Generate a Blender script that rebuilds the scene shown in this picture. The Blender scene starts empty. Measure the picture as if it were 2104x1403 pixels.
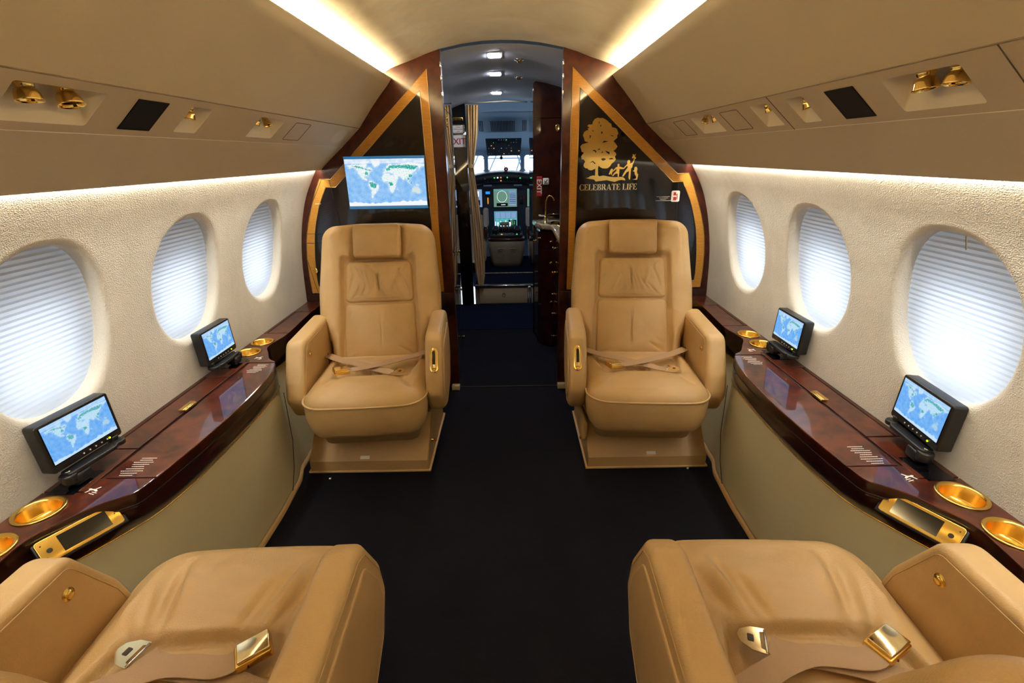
import bpy, bmesh, math, random
from mathutils import Vector, Matrix, noise
R = math.radians
random.seed(4)
SC = bpy.context.scene
COL = SC.collection

# ---------------------------------------------------------------- camera
F = 993.0
TH = math.atan((701.5 - 318.0) / F); RO = R(-0.93)
cs, sn = math.cos(TH), math.sin(TH); cr, sr = math.cos(RO), math.sin(RO)
fw = Vector((0, cs, -sn)); up0 = Vector((0, sn, cs)); x0 = Vector((1, 0, 0))
cx_ = x0 * cr + up0 * sr; cy_ = -x0 * sr + up0 * cr
cam = bpy.data.objects.new('camera', bpy.data.cameras.new('camera'))
COL.objects.link(cam)
cam.matrix_world = Matrix(((cx_.x, cy_.x, -fw.x, 0.04), (cx_.y, cy_.y, -fw.y, 0.0), (cx_.z, cy_.z, -fw.z, 1.42), (0, 0, 0, 1)))
cam.data.sensor_width = 36.0; cam.data.lens = F * 36.0 / 2104.0
cam.data.shift_x = -4.0 / 2104.0
cam.data.clip_start = 0.02; cam.data.clip_end = 200
SC.camera = cam
# ---------------------------------------------------------------- world and exposure
W = bpy.data.worlds.new('sky'); SC.world = W; W.use_nodes = True
W.node_tree.nodes['Background'].inputs[0].default_value = (0.62, 0.80, 1.0, 1)
W.node_tree.nodes['Background'].inputs[1].default_value = 1.6
SC.view_settings.view_transform = 'Standard'; SC.view_settings.look = 'None'
SC.view_settings.exposure = 1.18; SC.view_settings.gamma = 1.0
SC.view_settings.use_curve_mapping = False
SC.cycles.use_denoising = True
SC.cycles.max_bounces = 10; SC.cycles.diffuse_bounces = 6; SC.cycles.glossy_bounces = 5; SC.cycles.transmission_bounces = 6
SC.cycles.sample_clamp_indirect = 4.0
SC.cycles.caustics_reflective = False; SC.cycles.caustics_refractive = False
COVE = 92.0        # warm strips washing the crown
GAP = 40.0         # strips above the window wall
DAY_L, DAY_R = .36, .43   # daylight behind the shades (W)
LAMP = 1.7       # reading lamps (W)
AISLE = 75.0

def area_light(name, loc, sx, sy, power, color, direction, spread=180):
    l = bpy.data.lights.new(name, 'AREA'); l.shape = 'RECTANGLE'; l.size = sx; l.size_y = sy
    l.energy = power; l.color = color; l.spread = R(spread)
    o = bpy.data.objects.new(name, l); COL.objects.link(o); o.location = loc
    o.rotation_euler = Vector(direction).to_track_quat('-Z', 'Y').to_euler()
    return o
WIN_Y = (2.38, 1.79, 1.20, 0.61, 0.02, -0.57, -1.16)
for s, pw in ((-1, DAY_L), (1, DAY_R)):
    for wy in WIN_Y:
        area_light('window_daylight', (s * 1.33, wy, 0.955), 0.26, 0.30, pw, (0.74, 0.86, 1.0), (-s, 0, 0.02))

# ---------------------------------------------------------------- materials
def lin(c):
    return tuple(((v / 255) / 12.92 if v / 255 <= .04045 else ((v / 255 + .055) / 1.055) ** 2.4) for v in c) + (1,)
def mat(name, col, rough=.5, metal=0, coat=0, col2=None, nscale=8, ndet=5, bump=0, bscale=60, spec=.5, emit=None, es=0, coat_rough=.03, stretch=None, b2=0, b2scale=400, ramp=(.35, .65), sheen=0):
    m = bpy.data.materials.new(name); m.use_nodes = True
    nt = m.node_tree; p = nt.nodes['Principled BSDF']
    p.inputs['Base Color'].default_value = lin(col)
    p.inputs['Roughness'].default_value = rough; p.inputs['Metallic'].default_value = metal
    p.inputs['Coat Weight'].default_value = coat; p.inputs['Coat Roughness'].default_value = coat_rough
    p.inputs['Specular IOR Level'].default_value = spec
    if sheen: p.inputs['Sheen Weight'].default_value = sheen
    tc = nt.nodes.new('ShaderNodeTexCoord'); src = tc.outputs['Object']
    if stretch:
        mp = nt.nodes.new('ShaderNodeMapping'); mp.inputs['Scale'].default_value = stretch
        nt.links.new(src, mp.inputs[0]); src = mp.outputs[0]
    if col2:
        n = nt.nodes.new('ShaderNodeTexNoise'); n.inputs['Scale'].default_value = nscale; n.inputs['Detail'].default_value = ndet
        n.inputs['Distortion'].default_value = .6
        r = nt.nodes.new('ShaderNodeValToRGB'); r.color_ramp.elements[0].position = ramp[0]; r.color_ramp.elements[1].position = ramp[1]
        r.color_ramp.elements[0].color = lin(col); r.color_ramp.elements[1].color = lin(col2)
        nt.links.new(src, n.inputs['Vector']); nt.links.new(n.outputs[0], r.inputs[0]); nt.links.new(r.outputs[0], p.inputs['Base Color'])
    if bump:
        n = nt.nodes.new('ShaderNodeTexNoise'); n.inputs['Scale'].default_value = bscale; n.inputs['Detail'].default_value = 3
        b = nt.nodes.new('ShaderNodeBump'); b.inputs['Strength'].default_value = bump; b.inputs['Distance'].default_value = .01
        nt.links.new(src, n.inputs['Vector']); nt.links.new(n.outputs[0], b.inputs['Height'])
        last = b
        if b2:
            n2 = nt.nodes.new('ShaderNodeTexVoronoi'); n2.inputs['Scale'].default_value = b2scale
            b2n = nt.nodes.new('ShaderNodeBump'); b2n.inputs['Strength'].default_value = b2; b2n.inputs['Distance'].default_value = .002
            nt.links.new(src, n2.inputs['Vector']); nt.links.new(n2.outputs[0], b2n.inputs['Height'])
            nt.links.new(b.outputs[0], b2n.inputs['Normal']); last = b2n
        nt.links.new(last.outputs[0], p.inputs['Normal'])
    if emit:
        p.inputs['Emission Color'].default_value = lin(emit); p.inputs['Emission Strength'].default_value = es
    return m
def emitter(name, col, s):
    m = bpy.data.materials.new(name); m.use_nodes = True; nt = m.node_tree
    nt.nodes.remove(nt.nodes['Principled BSDF']); e = nt.nodes.new('ShaderNodeEmission')
    e.inputs[0].default_value = lin(col); e.inputs[1].default_value = s
    nt.links.new(e.outputs[0], nt.nodes['Material Output'].inputs[0]); return m
LEATHER = mat('tan_leather', (195, 162, 111), .40, col2=(185, 151, 99), nscale=5, bump=.08, bscale=26, b2=.22, b2scale=300, spec=.45)
LEATHER2 = mat('tan_leather_trim', (184, 151, 103), .5, col2=(176, 143, 96), nscale=4, bump=.05, bscale=60, spec=.4)
PIPING = mat('leather_piping', (204, 170, 120), .45)
WEB = mat('belt_webbing', (176, 146, 112), .7, bump=.3, bscale=500)
STITCH = mat('leather_stitching', (196, 164, 118), .6)
GOLD = mat('polished_gold', (246, 208, 122), .12, 1)
GOLDS = mat('satin_gold', (242, 200, 104), .24, 1)
GOLDP = mat('pale_gold_plate', (238, 214, 160), .10, 1)
WOOD = mat('burl_walnut_lacquer', (46, 16, 10), .35, coat=.9, spec=.12, coat_rough=.035, col2=(96, 44, 25), nscale=14, ndet=8, ramp=(.3, .75))
WOODB = mat('burl_red_edge', (38, 12, 8), .35, coat=.55, spec=.1, coat_rough=.12, col2=(72, 30, 17), nscale=18, ndet=8, ramp=(.3, .75))
WOODD = mat('dark_mahogany_lacquer', (30, 10, 8), .35, coat=.9, spec=.12, col2=(50, 18, 12), nscale=10, ndet=6)
BLACKL = mat('black_brown_lacquer', (9, 5, 6), .3, coat=.8, spec=.05, coat_rough=.05, col2=(20, 9, 9), nscale=6)
INLAY = mat('satinwood_inlay', (192, 140, 58), .35, coat=.6, spec=.15, coat_rough=.07, col2=(168, 112, 38), nscale=10, stretch=(3, 3, 40), ramp=(.3, .7))
FABRIC = mat('cream_wall_fabric', (230, 226, 214), .85, col2=(212, 208, 196), nscale=3.2, ndet=7, bump=.25, bscale=14, b2=.6, b2scale=300, spec=.15, ramp=(.3, .7), sheen=.2)
CROWN = mat('cream_crown_fabric', (244, 236, 214), .85, col2=(216, 206, 178), nscale=2.6, ndet=8, bump=.3, bscale=12, spec=.15, ramp=(.3, .7))
BINM = mat('beige_sidewall_leather', (194, 178, 148), .6, bump=.06, bscale=300, spec=.3)
PSUM = mat('beige_service_panel', (188, 170, 142), .55, spec=.3)
POCK = mat('cream_recess', (232, 218, 190), .5)
SEAMM = mat('seam_shadow_gap', (60, 48, 36), .8)
OVALM = mat('oval_cover_cream', (200, 182, 154), .6)
SOFTS = mat('soft_seam_shadow', (118, 100, 76), .8)  # soft shadow along the service panel's upper edge, put into the seam colour
CREAM = mat('cream_lower_panel', (214, 205, 168), .4, bump=.03, bscale=30, spec=.4)
CARPET = mat('navy_floor_cloth', (11, 11, 19), .9, col2=(15, 15, 25), nscale=3, bump=.5, bscale=5, b2=.4, b2scale=700, spec=.15)
CARPB = mat('blue_carpet', (10, 18, 38), .9, bump=.4, bscale=200, spec=.1)
BLACKP = mat('black_plastic', (16, 16, 18), .38, bump=.1, bscale=500)
BLACKG = mat('black_glass', (8, 8, 12), .06, spec=.6)
MESHG = mat('dark_speaker_mesh', (34, 30, 30), .85, spec=.1, bump=.8, bscale=1500)
CHROME = mat('chrome', (225, 225, 225), .12, 1)
WHITE = mat('white_print', (232, 226, 214), .6)
REDP = mat('red_print', (170, 26, 30), .5)
GREYB = mat('cockpit_blue_grey', (150, 172, 192), .7)
PANELG = mat('instrument_panel_grey', (42, 56, 70), .6)
DARKG = mat('cockpit_dark', (18, 24, 32), .5)
TAUPE = mat('taupe_leather', (150, 132, 108), .5)
CURT = mat('ochre_curtain', (196, 158, 98), .8, sheen=.3)
STONE = mat('cream_granite', (196, 180, 150), .12, col2=(120, 108, 88), nscale=60, ndet=6, coat=.5)
SHELL = mat('unseen_shell', (120, 120, 120), .8)
HEADP = mat('aisle_headliner', (196, 198, 204), .7)
TVBAR = mat('tv_letterbox_blue', (24, 70, 100), .4, emit=(40, 120, 175), es=.32)  # glowing blue letterbox bands of the lit screen
LEDW = emitter('warm_led', (255, 236, 196), COVE)
LEDC = emitter('neutral_led', (255, 249, 238), GAP)
LAMPG = emitter('lamp_glass', (235, 240, 255), AISLE)
def shade_material():
    m = bpy.data.materials.new('pleated_shade_cloth'); m.use_nodes = True; nt = m.node_tree
    nt.nodes.remove(nt.nodes['Principled BSDF'])
    t = nt.nodes.new('ShaderNodeBsdfTranslucent'); t.inputs[0].default_value = (.80, .86, .93, 1)
    d = nt.nodes.new('ShaderNodeBsdfDiffuse'); d.inputs[0].default_value = (.78, .79, .80, 1)
    x = nt.nodes.new('ShaderNodeMixShader'); x.inputs[0].default_value = .5
    nt.links.new(t.outputs[0], x.inputs[1]); nt.links.new(d.outputs[0], x.inputs[2])
    nt.links.new(x.outputs[0], nt.nodes['Material Output'].inputs[0]); return m
SHADE = shade_material()

# ---------------------------------------------------------------- mesh builder
class MB:
    def __init__(s, M=None): s.v = []; s.f = []; s.mi = []; s.sm = []; s.M = M or Matrix(); s.k = 0; s.smooth = True
    def add(s, verts, faces, k=None, smooth=None):
        b = len(s.v); s.v += [s.M @ Vector(p) for p in verts]
        for f in faces:
            s.f.append([b + i for i in f]); s.mi.append(s.k if k is None else k); s.sm.append(s.smooth if smooth is None else smooth)
        return s
    def loft(s, rings, close=True, cap0=False, cap1=False, k=None, smooth=None):
        n = len(rings[0]); vs = [p for r in rings for p in r]; fs = []
        for i in range(len(rings) - 1):
            for j in range(n if close else n - 1):
                a = i * n + j; b = i * n + (j + 1) % n
                fs.append((a, b, b + n, a + n))
        if cap0: fs.append(tuple(range(n))[::-1])
        if cap1: fs.append(tuple((len(rings) - 1) * n + j for j in range(n)))
        return s.add(vs, fs, k, smooth)
    def box(s, x0, x1, y0, y1, z0, z1, r=0.0, k=None, seg=2):
        if x0 > x1: x0, x1 = x1, x0
        if y0 > y1: y0, y1 = y1, y0
        if z0 > z1: z0, z1 = z1, z0
        bm = bmesh.new(); bmesh.ops.create_cube(bm, size=1)
        for v in bm.verts:
            v.co = Vector(((x0 + x1) / 2 + v.co.x * (x1 - x0), (y0 + y1) / 2 + v.co.y * (y1 - y0), (z0 + z1) / 2 + v.co.z * (z1 - z0)))
        if r > 0:
            r = min(r, .49 * min(x1 - x0, y1 - y0, z1 - z0))
            bmesh.ops.bevel(bm, geom=bm.edges[:] + bm.verts[:], offset=r, segments=seg, profile=.5, affect='EDGES')
        bm.verts.index_update()
        s.add([v.co.copy() for v in bm.verts], [[v.index for v in f.verts] for f in bm.faces], k, r > 0 and s.smooth and seg > 1)
        bm.free(); return s
    def tube(s, pts, r, n=8, closed=False, k=None, cap=True):
        pts = [Vector(p) for p in pts]; m = len(pts); rings = []
        prev = None
        for i in range(m):
            a = pts[(i - 1) % m] if (closed or i > 0) else pts[i]; b = pts[(i + 1) % m] if (closed or i < m - 1) else pts[i]
            t = (b - a).normalized()
            if prev is None:
                u = t.orthogonal().normalized()
            else:
                u = (prev - t * prev.dot(t)).normalized()
            prev = u; w = t.cross(u)
            rr = r[i] if isinstance(r, (list, tuple)) else r
            rings.append([pts[i] + (u * math.cos(2 * math.pi * j / n) + w * math.sin(2 * math.pi * j / n)) * rr for j in range(n)])
        if closed: rings.append(rings[0])
        return s.loft(rings, True, cap and not closed, cap and not closed, k)
    def lathe(s, prof, n=24, M=None, k=None, cap=False):
        M = M or Matrix(); rings = []
        for r, z in prof: rings.append([M @ Vector((r * math.cos(2 * math.pi * j / n), r * math.sin(2 * math.pi * j / n), z)) for j in range(n)])
        return s.loft(rings, True, cap, cap, k)
    def prism(s, out, z0, z1, r=0.0, M=None, k=None, seg=2, smooth=None):
        """outline (x, y) extruded from z0 to z1 with edges rounded by r"""
        M = M or Matrix(); nn = normals2(out); rings = []
        def ring(ins, z): return [M @ Vector((p[0] - q[0] * ins, p[1] - q[1] * ins, z)) for p, q in zip(out, nn)]
        if r > 0:
            for i in range(seg + 1): a = i / seg * math.pi / 2; rings.append(ring(r * (1 - math.sin(a)), z0 + r * (1 - math.cos(a))))
            for i in range(seg + 1): a = i / seg * math.pi / 2; rings.append(ring(r * (1 - math.cos(a)), z1 - r * (1 - math.sin(a))))
        else: rings = [ring(0, z0), ring(0, z1)]
        return s.loft(rings, True, True, True, k, (r > 0) if smooth is None else smooth)
    def pad(s, out, t, r, M=None, disp=None, rings=22, crown=0.0, k=None, seg=5, cx=None, cy=None, back=True, rp=2.0):
        """cushion: outline (x, y), thickness t along z, rounded edge r, front face displaced by disp(x, y)"""
        M = M or Matrix(); nn = normals2(out); n = len(out); R_ = []
        if cx is None: cx = sum(p[0] for p in out) / n
        if cy is None: cy = sum(p[1] for p in out) / n
        def ring(ins, z): return [Vector((p[0] - q[0] * ins, p[1] - q[1] * ins, z)) for p, q in zip(out, nn)]
        if back:
            for i in range(seg + 1): a = i / seg * math.pi / 2; R_.append(ring(r * (1 - math.sin(a)), r * (1 - math.cos(a))))
        else: R_.append(ring(0, 0))
        for i in range(seg + 1): a = i / seg * math.pi / 2; R_.append(ring(r * (1 - math.cos(a)), t - r * (1 - math.sin(a))))
        base = [(p.x, p.y) for p in R_[-1]]; hw = max(abs(p[0] - cx) for p in base); hh = max(abs(p[1] - cy) for p in base)
        def cw(x, y): return (1 - min(1, abs(x - cx) / hw) ** rp) * (1 - min(1, abs(y - cy) / hh) ** rp)
        if disp:
            for q in R_[-2:]:
                for p in q: p.z += disp(p.x, p.y) * (1 if q is R_[-1] else .6)
        for i in range(1, rings + 1):
            sc = 1 - i / rings
            if i == rings: sc = .004
            q = []
            for (x, y) in base:
                X = cx + (x - cx) * sc; Y = cy + (y - cy) * sc
                q.append(Vector((X, Y, t + crown * cw(X, Y) + (disp(X, Y) if disp else 0))))
            R_.append(q)
        return s.loft([[M @ p for p in q] for q in R_], True, True, True, k)
    def build(s, name, mats, parent=None, kind=None, recalc=True):
        me = bpy.data.meshes.new(name)
        me.from_pydata([tuple(p) for p in s.v], [], s.f)
        for m in (mats if isinstance(mats, (list, tuple)) else [mats]): me.materials.append(m)
        me.polygons.foreach_set('material_index', s.mi); me.polygons.foreach_set('use_smooth', s.sm)
        if recalc:
            bm = bmesh.new(); bm.from_mesh(me); bmesh.ops.recalc_face_normals(bm, faces=bm.faces[:]); bm.to_mesh(me); bm.free()
        o = bpy.data.objects.new(name, me); COL.objects.link(o)
        if parent: o.parent = parent
        if kind: o['kind'] = kind
        return o
def normals2(out):
    n = len(out); res = []
    A = sum(out[i][0] * out[(i + 1) % n][1] - out[(i + 1) % n][0] * out[i][1] for i in range(n)); sg = 1 if A > 0 else -1
    for i in range(n):
        a = out[i - 1]; b = out[i]; c = out[(i + 1) % n]
        e1 = Vector((b[0] - a[0], b[1] - a[1])); e2 = Vector((c[0] - b[0], c[1] - b[1]))
        if e1.length < 1e-9: e1 = e2
        if e2.length < 1e-9: e2 = e1
        e1.normalize(); e2.normalize()
        n1 = Vector((e1.y, -e1.x)) * sg; n2 = Vector((e2.y, -e2.x)) * sg; m = n1 + n2
        if m.length < 1e-6: m = n1.copy()
        m.normalize(); m /= max(.5, m.dot(n1)); res.append((m.x, m.y))
    return res
def rpoly(pts, rad, seg=6, sub=0):
    """polygon with rounded corners; rad a number or one per corner; sub = max edge length between samples"""
    out = []; n = len(pts)
    for i in range(n):
        p = Vector(pts[i]); a = Vector(pts[i - 1]); b = Vector(pts[(i + 1) % n]); r = rad[i] if isinstance(rad, (list, tuple)) else rad
        u = (a - p); w = (b - p); lu, lw = u.length, w.length; u /= lu; w /= lw
        ang = u.angle(w); 
        if r <= 0 or ang > math.pi - .02: out.append((p.x, p.y)); continue
        d = min(r / math.tan(ang / 2), lu * .49, lw * .49); rr = d * math.tan(ang / 2)
        c = p + (u + w).normalized() * (rr / math.sin(ang / 2)); s0 = p + u * d - c; s1 = p + w * d - c
        a0 = math.atan2(s0.y, s0.x); a1 = math.atan2(s1.y, s1.x); da = (a1 - a0 + math.pi) % (2 * math.pi) - math.pi
        for j in range(seg + 1): t = a0 + da * j / seg; out.append((c.x + rr * math.cos(t), c.y + rr * math.sin(t)))
    if sub:
        o2 = []; n = len(out)
        for i in range(n):
            a = Vector(out[i]); b = Vector(out[(i + 1) % n]); m = max(1, int((b - a).length / sub))
            for j in range(m): q = a.lerp(b, j / m); o2.append((q.x, q.y))
        out = o2
    return out
def ell(cx, cy, a, b, n=48, p=2.0):
    o = []
    for j in range(n):
        t = 2 * math.pi * j / n; c, s = math.cos(t), math.sin(t)
        o.append((cx + a * math.copysign(abs(c) ** (2 / p), c), cy + b * math.copysign(abs(s) ** (2 / p), s)))
    return o
def fold(x, y, x0, y0, x1, y1, w, d):
    """groove (d<0) or ridge along a segment, fading at its ends"""
    dx, dy = x1 - x0, y1 - y0; L = dx * dx + dy * dy; t = ((x - x0) * dx + (y - y0) * dy) / L
    tt = min(1, max(0, t)); ex = x - x0 - dx * tt; ey = y - y0 - dy * tt
    q = (ex * ex + ey * ey) / (w * w)
    return 0 if q > 9 else d * math.exp(-q) * (.35 + .65 * math.sin(math.pi * min(1, max(0, tt))))
def sstep(a, b, x):
    t = min(1, max(0, (x - a) / (b - a))); return t * t * (3 - 2 * t)
def tag(o, label=None, cat=None, group=None, kind=None):
    if label: o['label'] = label
    if cat: o['category'] = cat
    if group: o['group'] = group
    if kind: o['kind'] = kind
    return o
def empty(name, loc=(0, 0, 0), rz=0, label=None, cat=None, group=None, kind=None):
    o = bpy.data.objects.new(name, None); COL.objects.link(o); o.location = loc; o.rotation_euler = (0, 0, rz)
    o.empty_display_size = .05
    return tag(o, label, cat, group, kind)
def copy_tree(o, parent=None):
    c = o.copy(); COL.objects.link(c)
    if parent: c.parent = parent
    for ch in list(o.children): copy_tree(ch, c)
    return c
def boolean(o, cutter):
    m = o.modifiers.new('cut', 'BOOLEAN'); m.object = cutter; m.solver = 'EXACT'
    dg = bpy.context.evaluated_depsgraph_get(); me = bpy.data.meshes.new_from_object(o.evaluated_get(dg))
    o.modifiers.clear(); old = o.data; o.data = me; me.name = old.name
    bpy.data.objects.remove(cutter)
def text_mesh(name, body, size, M, m, parent=None, depth=.0006, align='CENTER', bold=0):
    cu = bpy.data.curves.new(name, 'FONT'); cu.body = body; cu.size = size; cu.extrude = depth; cu.align_x = align; cu.offset = bold
    cu.resolution_u = 3
    t = bpy.data.objects.new(name + '_curve', cu); COL.objects.link(t)
    dg = bpy.context.evaluated_depsgraph_get(); me = bpy.data.meshes.new_from_object(t.evaluated_get(dg)); bpy.data.objects.remove(t)
    me.transform(M); me.name = name; me.materials.clear(); me.materials.append(m)
    o = bpy.data.objects.new(name, me); COL.objects.link(o)
    if parent: o.parent = parent
    return o

YB, YF = -2.2, 2.84      # rear and front ends of the cabin
# ================================================================ THE SHELL
WALLP = [(1.030, 1.43), (1.036, 1.39), (1.042, 1.353), (1.074, 1.300), (1.110, 1.236), (1.133, 1.180), (1.150, 1.125), (1.167, 1.065), (1.180, 1.005), (1.191, .943), (1.200, .88), (1.206, .81), (1.210, .74), (1.213, .665), (1.216, .59), (1.214, .50)]
def _wl(z):
    for (xa, za), (xb, zb) in zip(WALLP, WALLP[1:]):
        if zb <= z <= za:
            t = (za - z) / (za - zb); return xa + (xb - xa) * t
    return WALLP[0][0] if z > 1.4 else WALLP[-1][0]
WTAB = []
for i in range(241):
    z = .45 + i * .005; wsum = xs = 0
    for k in range(-8, 9):
        g = math.exp(-(k / 4.5) ** 2) * (1 if z < 1.30 else (1 if abs(k) < 2 else 0)); xs += g * _wl(z + k * .007); wsum += g
    WTAB.append(xs / wsum)
def wall_xz(z):
    f = min(239.999, max(0, (z - .45) / .005)); i = int(f); return WTAB[i] + (WTAB[i + 1] - WTAB[i]) * (f - i)
def wall_pt(sg, y, z, d=0.0):
    """point on the window wall, pushed d outwards along its normal"""
    x = wall_xz(z); e = .03; n = Vector((2 * e, wall_xz(z - e) - wall_xz(z + e))).normalized()  # (x, z) of the outward normal
    return Vector((sg * (x + n.x * d), y, z + n.y * d))
WZ0, WZ1 = .725, 1.272       # patch heights round the windows
HA, HB, WCZ = .186, .222, .995
def build_wall(sg, name):
    mb = MB()
    zs_top = [1.43, 1.39, 1.353, 1.34, 1.325, 1.31, 1.295, 1.283, WZ1]; zs_bot = [WZ0, .70, .66, .62, .55, .50]
    yedges = []
    for wy in WIN_Y: yedges += [wy - .295, wy + .295]
    ys = sorted(set([round(v, 3) for v in yedges] + [YB, YF] ))
    for zs in (zs_top, zs_bot):
        yy = []
        for a, b in zip(ys, ys[1:]): yy += [a + (b - a) * i / 12 for i in range(12)]
        yy.append(ys[-1])
        mb.loft([[wall_pt(sg, y, z) for z in zs] for y in yy], close=False)
    lo, hi = min(yedges), max(yedges)
    zz = [WZ0 + (WZ1 - WZ0) * i / 30 for i in range(31)]
    for a, b in ((YB, lo), (hi, YF)):
        if b - a > .001: mb.loft([[wall_pt(sg, a + (b - a) * i / 6, z) for z in zz] for i in range(7)], close=False)
    n = 88
    for wy in WIN_Y:
        rings = []
        # square patch border, sampled by angle
        sq = []
        for j in range(n):
            t = 2 * math.pi * (j + .5) / n - math.pi / 4 * 0; c, s_ = math.cos(t), math.sin(t)
            hx, hz = .295, (WZ1 - WZ0) / 2
            k = min(hx / abs(c) if abs(c) > 1e-9 else 1e9, hz / abs(s_) if abs(s_) > 1e-9 else 1e9)
            sq.append((c * k, s_ * k))
        # snap to corners
        for cxx in (-1, 1):
            for czz in (-1, 1):
                q = min(range(n), key=lambda j: (sq[j][0] - cxx * .295) ** 2 + (sq[j][1] - czz * hz) ** 2); sq[q] = (cxx * .295, czz * hz)
        def hole(sc):
            o = []
            for j in range(n):
                t = 2 * math.pi * (j + .5) / n; c, s_ = math.cos(t), math.sin(t); p = 2.22
                r = (abs(c / HA) ** p + abs(s_ / HB) ** p) ** (-1 / p); o.append((c * r * sc, s_ * r * sc))
            return o
        mid = (WZ0 + WZ1) / 2
        def place(pts, d, blend=0): return [wall_pt(sg, wy + p[0], (mid if blend == 0 else WCZ) + p[1], d) for p in pts]
        h1 = hole(1.12)
        sq_abs = [(wy + p[0], mid + p[1]) for p in sq]; h_abs = [(wy + p[0], WCZ + p[1] * .99) for p in h1]
        for i in range(9):
            t = i / 8; rings.append([wall_pt(sg, a[0] * (1 - t) + b[0] * t, a[1] * (1 - t) + b[1] * t) for a, b in zip(sq_abs, h_abs)])
        for sc, d in ((1.09, .001), (1.06, .003), (1.035, .007), (1.015, .013), (1.003, .022), (.998, .034), (.996, .050)):
            rings.append(place(hole(sc), d, 1))
        mb.loft(rings)
    o = mb.build(name, FABRIC, kind='structure', recalc=False)
    return o
for sg, nm in ((-1, 'wall_left'), (1, 'wall_right')): build_wall(sg, nm)

# window shades: one folded cloth in each window
wl = {(-1, 0): 'left window nearest the wood bulkhead with pleated shade down', (-1, 1): 'middle left window behind the far monitor, pleated shade down', (-1, 2): 'large left window nearest the viewer with pleated shade down',
      (1, 0): 'right window nearest the wood bulkhead with pleated shade down', (1, 1): 'middle right window behind the far monitor, pleated shade down', (1, 2): 'large right window nearest the viewer with bright pleated shade'}
def build_shade(sg, wy):
    mb = MB(); mb.smooth = False
    npl = 34; z0, z1 = WCZ - .25, WCZ + .25; rows = []
    for i in range(npl * 2 + 1):
        z = z0 + (z1 - z0) * i / (npl * 2); d = .0383 if i % 2 else .040
        rows.append([wall_pt(sg, wy - .215 + .43 * j / 4, z, d) for j in range(5)])
    mb.loft(rows, close=False)
    return mb
wn = 0
for sg in (-1, 1):
    for k, wy in enumerate(WIN_Y):
        wn += 1; e = empty('window_%d' % wn, (0, 0, 0), kind='structure')
        if (sg, k) in wl: e['label'] = wl[(sg, k)]
        build_shade(sg, wy).build('pleated_shade', SHADE, e, recalc=False)
        fr = MB(); fr.tube([wall_pt(sg, wy + p[0], WCZ + p[1], .045) for p in ell(0, 0, .196, .232, 56, 2.35)], .004, 6, closed=True)
        fr.build('shade_frame', BINM, e)
        if (sg, k) == (1, 2):
            t = MB(); t.smooth = False; c = wall_pt(sg, wy - .03, WCZ + .205, .02)
            t.tube([wall_pt(sg, wy - .035, WCZ + .222, .012), wall_pt(sg, wy - .022, WCZ + .185, .02)], .0016, 5); t.build('shade_pull', GOLDP, e)

# crown (ceiling)
def sweep(name, prof, m, ya=YB, yb=YF, steps=1, kind='structure', parent=None, smooth=True, both=False, sg=1):
    mb = MB(); mb.smooth = smooth
    mb.loft([[(sg * x, ya + (yb - ya) * i / steps, z) for x, z in prof] for i in range(steps + 1)], close=False)
    return mb.build(name, m, parent, kind, recalc=False)
cpts = [(0, 1.965), (.10, 1.962), (.20, 1.951), (.318, 1.929), (.39, 1.908), (.456, 1.884), (.52, 1.864), (.575, 1.846), (.62, 1.822), (.66, 1.79), (.69, 1.75), (.70, 1.70), (.67, 1.71)]
full = [(-x, z) for x, z in cpts[::-1]] + cpts[1:]
ceil = sweep('ceiling', full, CROWN, steps=8)
BIN1 = [(.68, 1.70), (.64, 1.748), (.594, 1.798), (.586, 1.804), (.578, 1.804), (.574, 1.800), (.60, 1.768), (.64, 1.725), (.69, 1.668), (.735, 1.612), (.7715, 1.566)]
BAND0, BAND1 = (.7725, 1.5635), (.8725, 1.4765)
BIN2 = [(.8735, 1.4755), (.92, 1.437), (.965, 1.399), (1.002, 1.366), (1.010, 1.357), (1.013, 1.357), (1.014, 1.363), (1.010, 1.43)]
tn = 0
for sg in (-1, 1):
    for prof in (BIN1, BIN2):
        tn += 1; o = sweep('trim_%d' % tn, prof, BINM, steps=1, sg=sg)
        o['label'] = '%s smooth beige %s panel along the %s side of the cabin' % (('upper', 'overhead', 'left') if (prof is BIN1 and sg < 0) else ('lower', 'sidewall', 'left') if sg < 0 else ('upper', 'overhead', 'right') if prof is BIN1 else ('lower', 'sidewall', 'right'))
    a = MB(); a.smooth = False
    a.loft([[(sg * .596, y, 1.800), (sg * .622, y, 1.785)] for y in (YB + .02, YF - .012)], close=False)
    o = a.build('light_strip', LEDW, recalc=False)
    tag(o, 'warm cove light strip along the %s edge of the ceiling' % ('left' if sg < 0 else 'right'), 'light strip')
    a = MB(); a.smooth = False
    a.loft([[(sg * 1.014, y, 1.384), (sg * 1.031, y, 1.385)] for y in (YB + .02, YF - .012)], close=False)
    o = a.build('light_strip', LEDC, recalc=False)
    tag(o, 'white light strip hidden above the %s window wall' % ('left' if sg < 0 else 'right'), 'light strip')
    sweep('trim_%d' % (tn + 10), [(1.008, 1.43), (1.032, 1.43)], FABRIC, sg=sg)

# unseen skin without window holes, added to keep daylight out of the cavities
mb = MB(); prof = [(-1.0, -.12), (-1.30, .4), (-1.42, .95), (-1.28, 1.42), (-.9, 1.85), (-.4, 2.07), (0, 2.12)]
prof = prof + [(-x, z) for x, z in prof[::-1][1:]]
mb.loft([[(x, y, z) for x, z in prof] for y in (YB - .05, 4.86)], close=True, cap0=True)
tag(mb.build('wall_light_block', SHELL, kind='structure', recalc=False), 'unseen skin added around the cabin to keep daylight out')

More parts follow.
